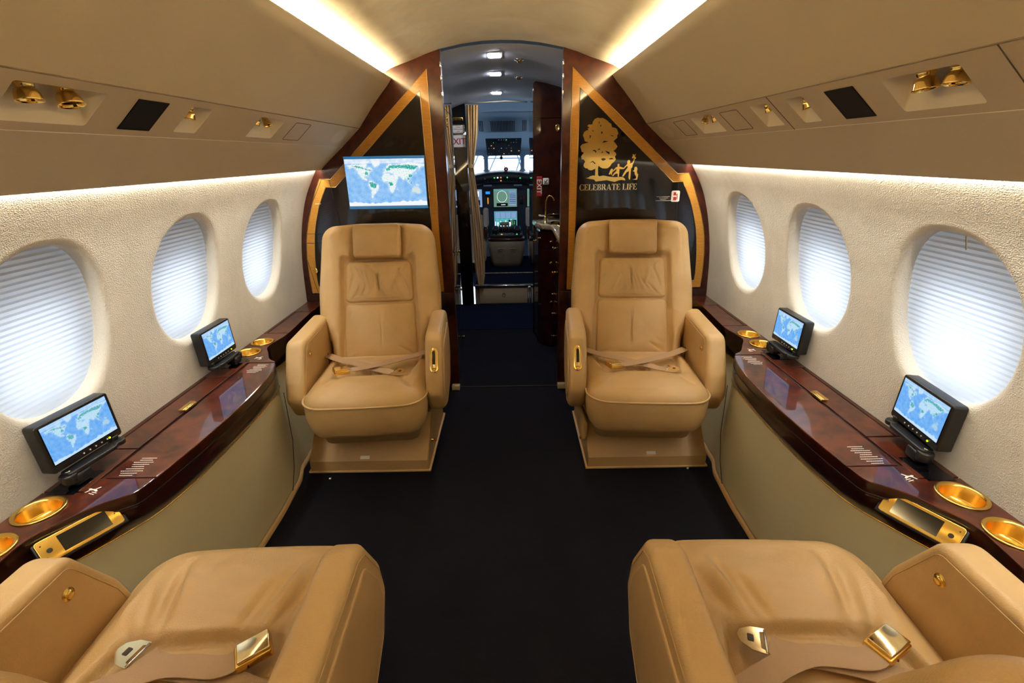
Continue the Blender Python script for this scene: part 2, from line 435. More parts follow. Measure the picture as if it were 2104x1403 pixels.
# floor
mb = MB(); nx, ny = 40, 90; fx = 1.0
def fz(x, y):
    v = Vector((x * 2.2, y * 1.4, 0)); h = noise.noise(v) * .0025 + noise.noise(v * 3.1) * .0012
    h += fold(x, y, -.02, .3, .05, 1.6, .02, .003) + fold(x, y, -.34, .9, -.25, 1.8, .012, .003) + fold(x, y, .3, 1.2, .36, 1.9, .012, .003)
    return h
mb.loft([[(-fx + 2 * fx * i / nx, YB + (4.0 - YB) * j / ny, fz(-fx + 2 * fx * i / nx, YB + (4.0 - YB) * j / ny) - .003) for i in range(nx + 1)] for j in range(ny + 1)], close=False)
mb.box(-1.2, 1.2, YB - .04, 4.8, -.05, -.012, k=1)
fl = mb.build('floor', [CARPET, SHELL], kind='structure', recalc=False)
mb = MB(); mb.box(-.60, .35, 3.98, 4.755, -.011, .003, .002); o = mb.build('floor_entry_carpet', CARPB, kind='structure')
mb = MB(); mb.box(-.32, .32, 2.86, 2.866, -.001, .0022)
mb.build('carpet_seam', SEAMM, fl)
# rear wall
mb = MB(); mb.box(-1.2, 1.2, YB - .04, YB, -.02, 1.99); tag(mb.build('wall_back', WOODD, kind='structure'), None)

# ================================================================ WOOD BULKHEADS AT THE FRONT OF THE CABIN
D = 2.84
ARCH = [(.318, 1.929), (.39, 1.908), (.456, 1.884), (.52, 1.864), (.575, 1.846), (.62, 1.822), (.66, 1.79), (.69, 1.75)]
GO = [(1.028, 1.311), (1.062, 1.245), (1.092, 1.168), (1.112, 1.118), (1.127, 1.076), (1.145, 1.014), (1.156, .965), (1.163, .918), (1.169, .86), (1.171, .80), (1.172, .73), (1.170, .66)]
GI = [(.999, 1.266), (1.024, 1.22), (1.052, 1.165), (1.070, 1.115), (1.084, 1.075), (1.101, 1.013), (1.110, .965), (1.117, .918), (1.124, .86), (1.128, .80), (1.130, .75), (1.128, .70)]
def flat(mb, poly, y, t, k=None):
    """a flat inlay polygon (x, z) standing t proud of the bulkhead face"""
    mb.prism([(p[0], p[1]) for p in poly], 0, t, M=Matrix(((1, 0, 0, 0), (0, 0, -1, y), (0, 1, 0, 0), (0, 0, 0, 1))), k=k, smooth=False)
def bulkhead(sg, name, inner, apex_o, apex_i, sx_o, sx_i, zb):
    S = lambda pts: [(sg * x, z) for x, z in pts]
    mb = MB(); out = [(inner, -.01)] + [(inner, 1.935)] + ARCH[1:] + [(.80, 1.64), (1.02, 1.45), (1.12, 1.36), (1.23, 1.0), (1.24, .6), (1.235, -.01)]
    flat(mb, S(out), D + .045, .045)
    w = mb.build(name, WOODB, kind='structure')
    # black lacquer field inside the inlay
    ps = MB(); field = [apex_i, (.945 if sg > 0 else .944, 1.264)] + [GI[0]] + GI[1:] + [(1.128, .70), (sx_i + .0, .66)]
    flat(ps, S([apex_i, (.944, 1.265)] + GI + [(sx_i, .70)]), D, .0012); ps.build('lacquer_field', BLACKL, w)
    # satinwood inlay band, five mitred lengths
    def band(q): m = MB(); flat(m, S(q), D, .0018); return m.build('inlay_band', INLAY, w)
    k_o, k_i = (.965, 1.308), (.944, 1.265)
    band([apex_o, k_o, k_i, apex_i]); band([k_o, GO[0], GI[0], k_i])
    band(GO + GI[::-1]); band([apex_o, apex_i, (sx_i, zb), (sx_o, zb)])
    band([GO[-1], (1.05, .652), (1.05, .695), GI[-1]])
    lm = MB(); 
    def line(pts): lm.tube([(sg * x, D - .0018, z) for x, z in pts], .0024, 5)
    line([(sx_o, zb), apex_o, k_o] + GO + [(1.05, .652)]); line([(sx_i, zb), apex_i, k_i] + GI + [(1.05, .695)])
    lm.build('gold_stringing', GOLDP, w)
    # lower dark cross rail and foot
    r_ = MB(); r_.box(sg * (inner + .004), sg * 1.20, D - .004, D + .01, .50, zb + .0 - .01, .002); r_.build('cross_rail', WOODD, w)
    f = MB(); f.box(sg * inner, sg * (inner + .05), D - .03, D + .02, 0, .035, .003); f.build('foot_trim', CREAM, w)
    return w
BL = bulkhead(-1, 'wall_front_left', .316, (.389, 1.841), (.432, 1.741), .376, .418, .655)
BR = bulkhead(1, 'wall_front_right', .318, (.366, 1.841), (.408, 1.744), .362, .405, .655)
BL['label'] = 'left wood bulkhead with angular satinwood inlay, behind the television'
BR['label'] = 'right wood bulkhead with angular satinwood inlay, behind the gold tree emblem'
# seams of the cabinet doors let into the bulkheads
def seam_lines(w, sg, lines):
    m = MB()
    for pts in lines: m.tube([(sg * x, D - .0022, z) for x, z in pts], .0014, 4)
    m.build('door_seam', SEAMD, w)
SEAMD = mat('black_seam', (6, 4, 4), .7)
seam_lines(BL, -1, [[(1.017, 1.307), (1.149, 1.073), (1.147, 1.012), (1.038, 1.010), (.972, 1.05), (.972, 1.312), (1.017, 1.307)][:4], [(.975, 1.312), (.945, 1.06)], [(1.182, .958), (1.06, .958)], [(1.182, .958), (1.150, .73), (1.129, .62), (1.05, .62)]])
seam_lines(BR, 1, [[(.975, 1.262), (.985, 1.05), (.99, .95)]])
m = MB(); m.prism(ell(0, 0, .013, .017, 24), 0, .006, .002, M=Matrix.Translation((-1.129, D - .002, .793)) @ Matrix.Rotation(R(90), 4, 'X')); m.lathe([(0, 0), (.006, 0), (.005, .012), (0, .014)], 12, Matrix.Translation((-1.122, D - .006, .785)) @ Matrix.Rotation(R(90), 4, 'X'))
m.build('door_latch', GOLDS, BL)
m = MB(); m.box(-1.072, -1.040, D - .0025, D - .0005, 1.176, 1.179); m.build('printed_line', WHITE, BL)
m = MB(); m.box(1.02, 1.16, D - .012, D + .004, .53, .575, .003); m.build('satinwood_corner', INLAY, BR)
m = MB()
for i, (a, b) in enumerate([(.86, .935), (.875, .925), (.88, .915), (.855, .945)]): m.box(a, b, D - .0022, D - .0008, 1.185 - i * .0072, 1.1875 - i * .0072)
m.build('printed_text', WHITE, BR)
for w, sg, x in ((BL, -1, .319), (BR, 1, .321)):
    for z in (1.861, 1.798, 1.719): h = MB(); h.box(sg * (x - .006), sg * (x + .001), D - .006, D + .012, z - .013, z + .013, .002); h.build('hinge', CHROME, w)
# little safety card sign
e = empty('safety_sign', (.965, D - .003, 1.188), label='small white sign with red marks on the right bulkhead', cat='sign')
m = MB(); m.prism(rpoly([(-.0235, -.03), (.0235, -.03), (.0235, .03), (-.0235, .03)], .008), 0, .002, M=Matrix.Rotation(R(90), 4, 'X')); m.build('sign_plate', WHITE, e)
m = MB()
for (a, b, c, d) in [(-.012, .006, -.022, -.004), (-.012, -.004, .004, .008), (-.012, .002, .008, .022), (.008, .012, -.018, .014), (-.002, .006, .004, .012)]: m.box(a, b, -.0028, -.0018, c, d)
m.build('red_marks', REDP, e)

# ---------------------------------------------------------------- gold tree emblem with lettering
def tp(c):
    px = 1180 + c[0] * .1212; py = 230 + c[1] * .1212
    return (.418 + (px - 1192) * .002656 + (py - 300) * .00008, 1.459 - (px - 1192) * .00004 - (py - 300) * .00252)
TREE = [(190,1120),(240,1110),(270,1090),(320,1075),(355,1080),(360,960),(330,970),(300,985),(270,985),(235,970),(225,950),(190,950),(155,915),(165,870),(185,840),(160,800),(125,800),(115,750),(140,715),(165,690),(120,670),(115,630),(98,590),(130,550),(185,535),(220,520),(175,495),(165,450),(145,400),(165,350),(200,325),(240,315),(220,290),(255,280),(215,250),(245,225),(300,225),(310,180),(340,140),(385,118),(430,125),(470,120),(510,140),(545,160),(580,195),(615,215),(630,270),(680,280),(715,300),(738,370),(720,410),(725,440),(690,470),(660,500),(700,540),(732,585),(700,630),(660,660),(700,685),(715,720),(690,755),(710,800),(680,840),(640,870),(610,920),(570,950),(530,955),(480,950),(440,930),(415,905),(405,960),(408,1070),(430,1090),(500,1075),(570,1090),(640,1100),(700,1105),(760,1100),(830,1100),(870,1125),(885,1160),(820,1150),(760,1160),(700,1185),(620,1170),(560,1155),(480,1165),(400,1175),(370,1180),(340,1145),(270,1135)]
HOLES = [[(410,180),(420,175),(418,215),(408,212)],[(430,240),(450,232),(445,262),(432,256)],[(300,318),(325,330),(320,342),(300,330)],[(445,350),(462,335),(478,355),(460,382)],[(248,402),(280,405),(268,450),(256,450),(262,420)],[(615,400),(655,405),(650,418),(618,410)],[(175,500),(235,515),(225,528),(190,522)],[(470,525),(500,492),(575,500),(530,512)],[(300,655),(345,640),(375,665),(368,695),(350,665)],[(460,690),(480,665),(488,680),(470,694)],[(520,655),(600,680),(595,715),(560,695)],[(452,790),(500,778),(545,795),(505,822),(480,822)],[(585,790),(640,775),(672,795),(610,802)],[(255,862),(315,825),(368,870),(345,880),(315,845)],[(385,640),(430,618),(435,638),(400,632)]]
FIG = [[(640,955),(665,970),(660,1000),(640,1075),(625,1040),(610,1065),(590,1050),(605,1020),(620,980)],
 [(720,930),(740,928),(742,905),(738,890),(757,872),(776,890),(772,915),(775,928),(790,925),(850,945),(845,965),(775,965),(770,1095),(750,1095),(745,1040),(700,1050),(665,1090),(652,1075),(690,1025),(720,1000),(725,960),(665,1010),(655,1000)],
 [(910,875),(905,850),(912,820),(935,808),(952,822),(955,845),(945,868),(990,860),(1010,820),(1020,770),(1032,775),(1022,840),(1000,890),(995,930),(975,960),(965,1140),(950,1150),(935,1110),(940,1000),(900,1020),(845,1095),(825,1085),(870,1000),(915,940),(910,905),(850,965),(845,945)],
 [(985,760),(1000,740),(990,715),(1005,710),(1020,730),(1045,705),(1048,715),(1030,750),(1055,775),(1045,795),(1020,775),(990,785)],
 [(1035,930),(1070,925),(1085,960),(1078,1010),(1095,1060),(1105,1040),(1100,1090),(1085,1150),(1005,1145),(1060,1130),(1070,1100),(1040,1050),(1035,1010),(1005,1000),(1030,980)]]
emb = empty('wall_emblem', (.58, D, 1.3), label='polished gold tree and playing family emblem with lettering on the right bulkhead', cat='emblem')
def esub(pts): return [(tp(p)[0] - .58, tp(p)[1] - 1.3) for p in pts]
ME = lambda y: Matrix(((1, 0, 0, 0), (0, 0, -1, y), (0, 1, 0, 0), (0, 0, 0, 1)))
m = MB(); m.prism(esub(TREE), 0, .003, M=ME(-.0012), smooth=False); tr = m.build('tree_plate', GOLD, emb)
m = MB()
for h in HOLES: m.prism(esub(h), 0, .0006, M=ME(-.0042), smooth=False)
m.build('leaf_gaps', BLACKL, tr, kind='stuff')
for i, fg in enumerate(FIG):
    m = MB(); m.prism(esub(fg), 0, .003, M=ME(-.0012), smooth=False); m.build(('playing_figure', 'playing_figure', 'playing_figure', 'toy_plane', 'dog_figure')[i], GOLD, emb)
def glyph(ch):
    """serif capital as polygons, unit height; returns polygons and width"""
    st, th, se = .19, .06, .09
    q = lambda a, b, c, d: [(a, c), (b, c), (b, d), (a, d)]
    def arc(cx, cy, rx, ry, a0, a1, t0, t1, n=12):
        o = []; i_ = []
        for i in range(n + 1):
            a = R(a0 + (a1 - a0) * i / n); f = abs(math.cos(a)); t = t1 + (t0 - t1) * f
            o.append((cx + rx * math.cos(a), cy + ry * math.sin(a))); i_.append((cx + (rx - t) * math.cos(a), cy + (ry - th) * math.sin(a)))
        return [[o[i], o[i + 1], i_[i + 1], i_[i]] for i in range(n)]
    stem = [q(se, se + st, 0, 1), q(0, st + 2 * se, 0, th * .8), q(0, st + 2 * se, 1 - th * .8, 1)]
    if ch == 'I': return stem, st + 2 * se
    if ch == 'L': return stem + [q(se, .72, 0, th), [(.72, 0), (.76, .30), (.72, .30), (.62, th)]], .76
    if ch in 'EF':
        p = stem + [q(se, .68, 1 - th, 1), [(.68, 1), (.68, .74), (.65, .74), (.56, 1 - th)], q(se, .5, .49, .49 + th), q(.48, .52, .38, .66)]
        if ch == 'E': p += [q(se, .70, 0, th), [(.70, 0), (.75, .28), (.71, .28), (.60, th)]]
        return p, .75 if ch == 'E' else .68
    if ch == 'T': return [q(.30, .30 + st, 0, 1), q(.20, .59, 0, th * .8), q(0, .79, 1 - th, 1), [(0, 1), (0, .72), (.03, .72), (.12, 1 - th)], [(.79, 1), (.79, .72), (.76, .72), (.67, 1 - th)]], .79
    if ch == 'A': return [[(.40, 1), (.47, 1), (.14, 0), (.07, 0)], [(.37, 1), (.47, 1), (.86, 0), (.66, 0)], q(.2, .62, .28, .28 + th), q(0, .24, 0, th * .8), q(.54, .93, 0, th * .8)], .93
    if ch == 'C': return arc(.46, .5, .46, .51, 40, 320, .20, .06, 20) + [q(.78, .82, .62, .99), q(.78, .82, .05, .30)], .84
    if ch == 'B': return stem + arc(.42, .75, .28, .25, -90, 90, .18, .06) + arc(.42, .26, .34, .26, -90, 90, .19, .06) + [q(se, .43, 1 - th, 1), q(se, .43, .47, .47 + th), q(se, .43, 0, th)], .77
    if ch == 'R': return stem + arc(.42, .73, .30, .27, -90, 90, .18, .06) + [q(se, .43, 1 - th, 1), q(se, .43, .46, .46 + th), [(.38, .48), (.58, .5), (.88, 0), (.66, 0)], q(.66, .95, 0, th * .8)], .92
let = [glyph(c) for c in 'CELEBRATE']; lif = [glyph(c) for c in 'LIFE']
tot = sum(g[1] for g in let + lif) + .06 * 11 + .42
LW = .322; LH = .0335; sx = LW / tot; X0 = tp((88, 1280))[0] - .58; zc = tp((588, 1330))[1] - 1.3; cur = 0
for wd, gs in (('word_celebrate', let), ('word_life', lif)):
    m = MB()
    for g, wdt in gs:
        for poly in g: m.prism([(X0 + (cur + a) * sx, zc + b * LH - (cur * sx) * .0) for a, b in poly], 0, .0022, M=ME(-.0012), smooth=False)
        cur += wdt + .06
    cur += .36
    m.build('lettering', GOLDP, emb)

# ---------------------------------------------------------------- world map pictures on the screens
def pip(x, y, P):
    c = False; n = len(P)
    for i in range(n):
        x1, y1 = P[i - 1]; x2, y2 = P[i]
        if (y1 > y) != (y2 > y) and x < (x2 - x1) * (y - y1) / (y2 - y1) + x1: c = not c
    return c
LAND = [[(-168,66),(-156,71),(-128,70),(-115,69),(-95,72),(-82,73),(-80,62),(-92,58),(-82,55),(-79,52),(-76,62),(-65,59),(-56,52),(-66,46),(-70,42),(-76,35),(-81,30),(-81,25),(-85,30),(-97,27),(-97,20),(-90,21),(-87,16),(-83,10),(-78,8),(-85,11),(-96,15),(-106,20),(-112,28),(-118,33),(-124,41),(-125,49),(-135,58),(-150,60),(-163,55),(-160,60)],
 [(-78,8),(-72,12),(-60,9),(-50,0),(-35,-6),(-39,-15),(-42,-23),(-48,-28),(-57,-37),(-65,-42),(-68,-52),(-74,-52),(-73,-38),(-70,-20),(-77,-12),(-81,-4),(-79,2)],
 [(-17,15),(-16,25),(-8,33),(-5,36),(10,37),(20,32),(32,31),(36,22),(43,12),(51,12),(42,-2),(40,-12),(35,-20),(32,-28),(20,-35),(16,-28),(12,-15),(9,0),(8,5),(-7,5),(-13,9)],
 [(-9,37),(-9,43),(-1,44),(-4,48),(4,52),(8,57),(5,60),(12,66),(25,71),(42,67),(60,69),(75,72),(105,77),(140,73),(178,69),(178,64),(162,58),(156,52),(150,59),(137,54),(140,48),(130,42),(122,39),(121,31),(118,24),(108,21),(106,10),(100,13),(103,2),(98,9),(91,22),(80,14),(77,8),(73,19),(66,25),(57,26),(52,24),(58,18),(44,13),(36,28),(36,36),(27,37),(24,40),(18,42),(14,38),(10,44),(3,42),(-2,37)],
 [(114,-22),(122,-17),(131,-12),(137,-16),(142,-11),(147,-20),(153,-27),(150,-37),(140,-38),(131,-32),(116,-34)],
 [(-58,82),(-20,82),(-22,70),(-42,60),(-52,66)], [(-120,77),(-90,82),(-65,82),(-80,74),(-110,73)],
 [(44,-25),(50,-16),(49,-25)], [(96,5),(105,-6),(104,-2)], [(109,1),(117,7),(118,1),(114,-4)], [(131,-1),(141,-3),(150,-10),(140,-8)], [(130,32),(141,36),(142,43),(139,37)], [(-6,50),(1,52),(-4,58)], [(167,-46),(174,-41),(178,-38),(175,-40)], [(50,80),(65,81),(60,76)]]
GREEN = [[(25,66),(60,66),(100,68),(140,64),(150,60),(130,50),(110,52),(85,55),(60,56),(30,55),(15,60)], [(-78,6),(-62,6),(-50,0),(-44,-4),(-50,-14),(-60,-17),(-72,-12)], [(10,6),(28,5),(30,-6),(16,-8)], [(104,32),(120,32),(118,24),(106,22)], [(-150,66),(-130,60),(-110,57),(-90,52),(-66,48),(-60,52),(-80,52),(-100,60),(-130,66)], [(-90,45),(-76,42),(-82,32),(-92,34)], [(5,55),(25,60),(22,48),(6,46)], [(95,22),(106,20),(104,10),(98,12)], [(-10,8),(10,8),(5,5)], [(109,1),(117,7),(118,1),(114,-4)], [(96,5),(105,-6),(104,-2)]]
def map_mesh(name, w, h, nx, ny, green=1.0, tint=(1, 1, 1)):
    """screen picture in the x-z plane, facing -y, with one colour per vertex"""
    vs, fs, cs_ = [], [], []
    for j in range(ny + 1):
        for i in range(nx + 1):
            u, v = i / nx, j / ny; vs.append((w * (u - .5), 0, h * (v - .5)))
            lon, lat = u * 360 - 180, (v - .5) * 172 + 4
            nz = noise.noise(Vector((lon * .05, lat * .06, 3))); nf = noise.noise(Vector((lon * .2, lat * .22, 8)))
            jl, jt = lon + nf * 5, lat + noise.noise(Vector((lon * .25, lat * .25, 20))) * 4
            oc = Vector((.17, .46, .93)).lerp(Vector((.50, .76, 1)), min(1, max(0, .38 + .42 * nz + .22 * nf)))
            c = oc
            land = any(pip(jl, jt, P) for P in LAND)
            shore = 0 if land else sum(any(pip(jl + a, jt + b, P) for P in LAND) for a, b in ((6, 0), (-6, 0), (0, 5), (0, -5))) / 4
            c = oc.lerp(Vector((.8, .92, 1)), shore * .8)
            if land:
                c = Vector((.93, .97, 1.0))
                if -60 < lat < 66 and nf > .18 : c = Vector((.62, .90, .84))
                if 110 < jl < 156 and jt < -10: c = Vector((.70, .82, .82))
                if any(pip(jl, jt, P) for P in GREEN): c = Vector((.03, .42, .35)).lerp(Vector((.55, .88, .82)), max(0, nf) * 1.2 + (1 - green))
            if lat < -68 + 5 * nz - 6 * math.cos(R(lon + 60)) * .5: c = Vector((.95, .98, 1.0))
            if lat > 74 and not land: c = Vector((.60, .78, 1.0)).lerp(Vector((1, 1, 1)), max(0, nz + .3))
            cs_ += [c.x * tint[0], c.y * tint[1], c.z * tint[2], 1]
    for j in range(ny):
        for i in range(nx): a = j * (nx + 1) + i; fs.append((a, a + 1, a + nx + 2, a + nx + 1))
    me = bpy.data.meshes.new(name); me.from_pydata(vs, [], fs)
    at = me.color_attributes.new('picture', 'FLOAT_COLOR', 'POINT'); at.data.foreach_set('color', cs_)
    me.materials.append(SCREEN); return me
SCREEN = bpy.data.materials.new('lit_map_screen'); SCREEN.use_nodes = True; nt = SCREEN.node_tree
nt.nodes.remove(nt.nodes['Principled BSDF']); at = nt.nodes.new('ShaderNodeAttribute'); at.attribute_name = 'picture'; em = nt.nodes.new('ShaderNodeEmission'); em.inputs[1].default_value = .42
nt.links.new(at.outputs[0], em.inputs[0]); nt.links.new(em.outputs[0], nt.nodes['Material Output'].inputs[0])
def put(me, name, parent, loc=(0, 0, 0), rot=(0, 0, 0)):
    o = bpy.data.objects.new(name, me); COL.objects.link(o); o.parent = parent; o.location = loc; o.rotation_euler = rot; return o

# television on the left bulkhead
tv = empty('television', (-.648, 2.80, 1.287), label='flat television showing a blue world map on the left bulkhead', cat='television')
m = MB(); m.box(-.2195, .2195, 0, .034, -.1375, .1375, .003); m.build('housing', BLACKP, tv)
for a, b in ((.1255, .1375), (-.1375, -.1235)): m = MB(); m.box(-.219, .219, -.003, .0, a, b, .001); m.build('letterbox_bar', TVBAR, tv)
put(map_mesh('world_map_picture', .434, .246, 230, 130), 'screen', tv, (0, -.0015, .001))

# ---------------------------------------------------------------- seat monitors on arms
def monitor(loc, rz, sg, flip, label, scl=1.0):
    """origin at the arm pivot in the ledge; the screen faces -y locally before turning"""
    e = empty('seat_monitor', loc, 0, label, 'monitor', 'monitors on arms above the side ledges')
    w, h, t = .205, .138, .036; cxm = .02 * flip
    M = Matrix.Rotation(rz, 4, 'Z') @ Matrix.Translation((cxm, 0, .118)) @ Matrix.Rotation(R(-3), 4, 'X')
    m = MB(M @ Matrix.Rotation(R(90), 4, 'X')); m.prism(rpoly([(-w / 2, -h / 2), (w / 2, -h / 2), (w / 2, h / 2), (-w / 2, h / 2)], .009), -t, 0, .003)
    hs = m.build('housing', BLACKP, e)
    m = MB(M @ Matrix.Translation((0, -.0005, 0)))
    m.box(-.094, .094, -.0006, .0006, -.049, .062, 0); m.build('bezel_glass', BLACKG, e)
    sc = bpy.data.objects.new('screen', MAPS); COL.objects.link(sc); sc.parent = e; sc.matrix_local = M @ Matrix.Translation((0, -.0016, .0075))
    for i in range(6):
        b = MB(M); x = (-.045 + i * .018) * -flip * -1 + .01; b.prism(ell(0, 0, .0022, .0022, 8), 0, .0012, M=Matrix.Translation((x, -.0005, -.0585)) @ Matrix.Rotation(R(90), 4, 'X')); b.build('button', WHITE if i < 5 else BLACKP, e)
    b = MB(M); b.prism(ell(0, 0, .0028, .0028, 12), 0, .0012, M=Matrix.Translation((.062, -.0005, -.0585)) @ Matrix.Rotation(R(90), 4, 'X')); b.build('power_light', PLED, e)
    for i in range(4): pass
    # arm: pivot block, flat bar to a round foot below the housing
    a = MB(Matrix.Rotation(rz, 4, 'Z')); f = flip
    a.box(f * .050, f * .098, -.030, .012, -.002, .030, .006); a.prism(ell(f * .098, -.010, .020, .020, 24), .008, .036, .004)
    a.build('pivot_block', BLACKP, e)
    a = MB(Matrix.Rotation(rz, 4, 'Z')); a.prism(rpoly([(f * .104, .008), (f * .104, -.026), (f * -.03, -.030), (f * -.068, -.012), (f * -.068, .010), (f * -.03, .012)], .010), .030, .042, .003); a.prism(ell(f * -.058, -.004, .019, .022, 24), .029, .043, .003)
    a.prism(ell(f * -.058, .004, .012, .012, 16), .04, .056, .002)
    a.build('support_arm', BLACKP, e)
    a = MB(Matrix.Rotation(rz, 4, 'Z')); a.prism(ell(f * .096, -.010, .006, .006, 14), .04, .044, .001); a.build('pivot_screw', CHROME, e)
    return e
PLED = emitter('green_led', (200, 235, 20), 1.2)
MAPS = map_mesh('small_map_picture', .184, .107, 120, 70, .75, (.62, .82, 1.0))

# ================================================================ SIDE LEDGES
TE = [(1.110, 2.838), (1.108, 2.60), (1.092, 2.36), (1.088, 2.25), (1.098, 2.17), (1.105, 2.095), (1.068, 2.02), (1.03, 1.95), (.990, 1.915), (.962, 1.84), (.946, 1.75), (.936, 1.63), (.932, 1.49), (.935, 1.37), (.941, 1.26), (.952, 1.14), (.963, 1.06), (.988, 1.033), (1.03, 1.00), (1.066, .945), (1.098, .885), (1.095, .82), (1.086, .73), (1.092, .60), (1.108, .38), (1.110, .0), (1.11, YB + .01)]
BE = [(1.13, 2.838), (1.128, 2.60), (1.115, 2.36), (1.112, 2.25), (1.118, 2.17), (1.120, 2.11), (1.085, 2.05), (1.055, 2.005), (1.015, 1.955), (.990, 1.87), (.979, 1.75), (.973, 1.63), (.971, 1.49), (.973, 1.37), (.978, 1.26), (.990, 1.16), (1.004, 1.11), (1.018, 1.08), (1.045, 1.03), (1.075, .975), (1.115, .90), (1.115, .82), (1.11, .73), (1.115, .60), (1.128, .38), (1.13, .0), (1.13, YB + .01)]
ZT, ZB = .605, .470
def catmull(P, n=4):
    o = []
    for i in range(len(P) - 1):
        p0 = P[max(0, i - 1)]; p1 = P[i]; p2 = P[i + 1]; p3 = P[min(len(P) - 1, i + 2)]
        for j in range(n):
            t = j / n
            o.append(tuple(.5 * ((2 * p1[k]) + (-p0[k] + p2[k]) * t + (2 * p0[k] - 5 * p1[k] + 4 * p2[k] - p3[k]) * t * t + (-p0[k] + 3 * p1[k] - 3 * p2[k] + p3[k]) * t ** 3) for k in range(2)))
    o.append(P[-1]); return o
TEs, BEs = catmull(TE), catmull(BE)
def te_between(y0, y1): return [p for p in TEs if y0 < p[1] < y1]
def te_x(y):
    for a, b in zip(TEs, TEs[1:]):
        if b[1] <= y <= a[1]: t = (a[1] - y) / (a[1] - b[1] + 1e-9); return a[0] + (b[0] - a[0]) * t
    return 1.1
WX = 1.214
CUPS = [(1.158, 2.155, .046), (1.158, 2.028, .047), (1.157, .985, .051), (1.157, .853, .050)]
def plate(sg, poly, z0=.6, z1=ZT, r=.0015):
    m = MB(); m.prism([(sg * x, y) for x, y in poly], z0, z1, r, seg=2, smooth=False); return m
def ledge(sg):
    side = 'left' if sg < 0 else 'right'
    e = empty('side_ledge', (0, 0, 0), label='glossy burl wood side ledge under the %s windows' % side, cat='console')
    # carcass slab
    m = MB(); m.prism([(sg * (x + .002), y) for x, y in TEs] + [(sg * WX, YB + .01), (sg * WX, 2.838)], .560, .600, smooth=False)
    slab = m.build('carcass', WOODD, e)
    plates = []
    def P(name, poly, mt=WOOD, **k): o = plate(sg, poly, **k).build(name, mt, e); plates.append(o); return o
    g = .0018
    P('top_panel', [(te_x(2.636), 2.636)] + [(1.110, 2.838), (WX, 2.838), (WX, 2.636)])
    P('top_panel', [(te_x(2.63), 2.63)] + te_between(2.285, 2.63) + [(te_x(2.285), 2.285), (WX - .02, 2.285), (WX - .02, 2.63)])
    P('rear_strip', [(WX - .0165, 2.63), (WX, 2.63), (WX, 2.285), (WX - .0165, 2.285)], WOODB)
    far = P('cup_panel', [(te_x(2.280), 2.280)] + te_between(1.912, 2.28) + [(te_x(1.912), 1.912), (1.107, 1.910), (1.107, 1.93), (WX, 1.93), (WX, 2.280)])
    near = P('cup_panel', [(1.107, 1.112), (te_x(1.112), 1.112)] + te_between(.70, 1.112) + [(te_x(.70), .70), (WX, .70), (WX, 1.055), (1.107, 1.055)])
    P('top_panel', [(te_x(.695), .695)] + te_between(YB + .02, .695) + [(1.11, YB + .02), (WX, YB + .02), (WX, .695)])
    # folding table leaf, with its own thickness
    P('table_leaf', [(te_x(1.905), 1.905)] + te_between(1.118, 1.905) + [(te_x(1.118), 1.118), (1.096, 1.118), (1.096, 1.905)], z0=.572, r=.003)
    P('storage_lid', [(1.108, 1.765), (1.108, 1.262), (WX - .020, 1.262), (WX - .020, 1.765)])
    P('rear_strip', [(WX - .0165, 1.765), (WX, 1.765), (WX, 1.262), (WX - .0165, 1.262)], WOODB)
    # wells for the monitor arms
    for (a, b) in ((1.060, 1.257), (1.77, 1.925)):
        P('monitor_well_cover', [(1.108, a if a < 1.5 else 1.77), (1.108, b), (WX, b), (WX, a)], WOOD if True else BLACKP)
    for yy in ((1.045, 1.150), (1.85, 1.955)):
        w = MB(); w.box(sg * 1.122, sg * 1.196, yy[0], yy[1], ZT - .002, ZT + .0012); w.build('monitor_well', BLACKG, e)
    # cup holders through panel and carcass
    for (x, y, r) in CUPS:
        for o in ((far if y > 1.5 else near), slab):
            cm = MB(); cm.prism(ell(sg * x, y, r, r, 40), .50, .70, smooth=False); c = cm.build('cutter', WOODD); boolean(o, c)
        b = MB(); b.lathe([(r + .004, .0012), (r + .0045, .0030), (r + .001, .0045), (r - .004, .0035), (r - .007, -.002), (r - .009, -.03), (r - .014, -.038), (.012, -.040), (0, -.040)], 40, Matrix.Translation((sg * x, y, ZT)))
        h = b.build('cup_holder', GOLDS, e)
        if r > .04:
            q = MB(); q.lathe([(r - .0135, -.0365), (r - .020, -.034), (r - .026, -.0365)], 32, Matrix.Translation((sg * x, y, ZT))); q.build('cup_ring', GOLDS, h)
    # handle
    h = MB(); h.box(sg * 1.108, sg * 1.128, 1.482, 1.552, ZT + .004, ZT + .0085, .002); h.box(sg * 1.102, sg * 1.110, 1.486, 1.548, ZT - .001, ZT + .007, .002); h.build('lid_handle', GOLD, e)
    # fascia: two seamed bands of wood curving under
    def ring(f): return [(sg * (a[0] + (b[0] - a[0]) * f[0]), a[1] + (b[1] - a[1]) * f[0], f[1]) for a, b in zip(TEs, BEs)]
    m = MB(); m.loft([ring(q) for q in ((.0, .600), (0, .566), (.03, .564), (.06, .55), (.25, .52), (.6, .49), (1.0, ZB))], close=False); m.build('fascia', WOODD, e, recalc=False)
    s = MB(); s.tube([(sg * (p[0] + .0), p[1], .569) for p in TEs if 1.0 < p[1] < 1.97], .0018, 5); s.build('fascia_seam', SEAMD, e)
    s = MB(); s.tube([(sg * (p[0] - .001), p[1], ZB) for p in BEs[::2] if p[1] > .3], .0022, 6); s.build('gold_edge_line', GOLDS, e)
    s = MB(); s.box(sg * 1.006, sg * .994, 1.884, 1.904, .527, .548, .001); s.build('push_latch', SEAMD, e)
    # white printed notes and little figure
    s = MB()
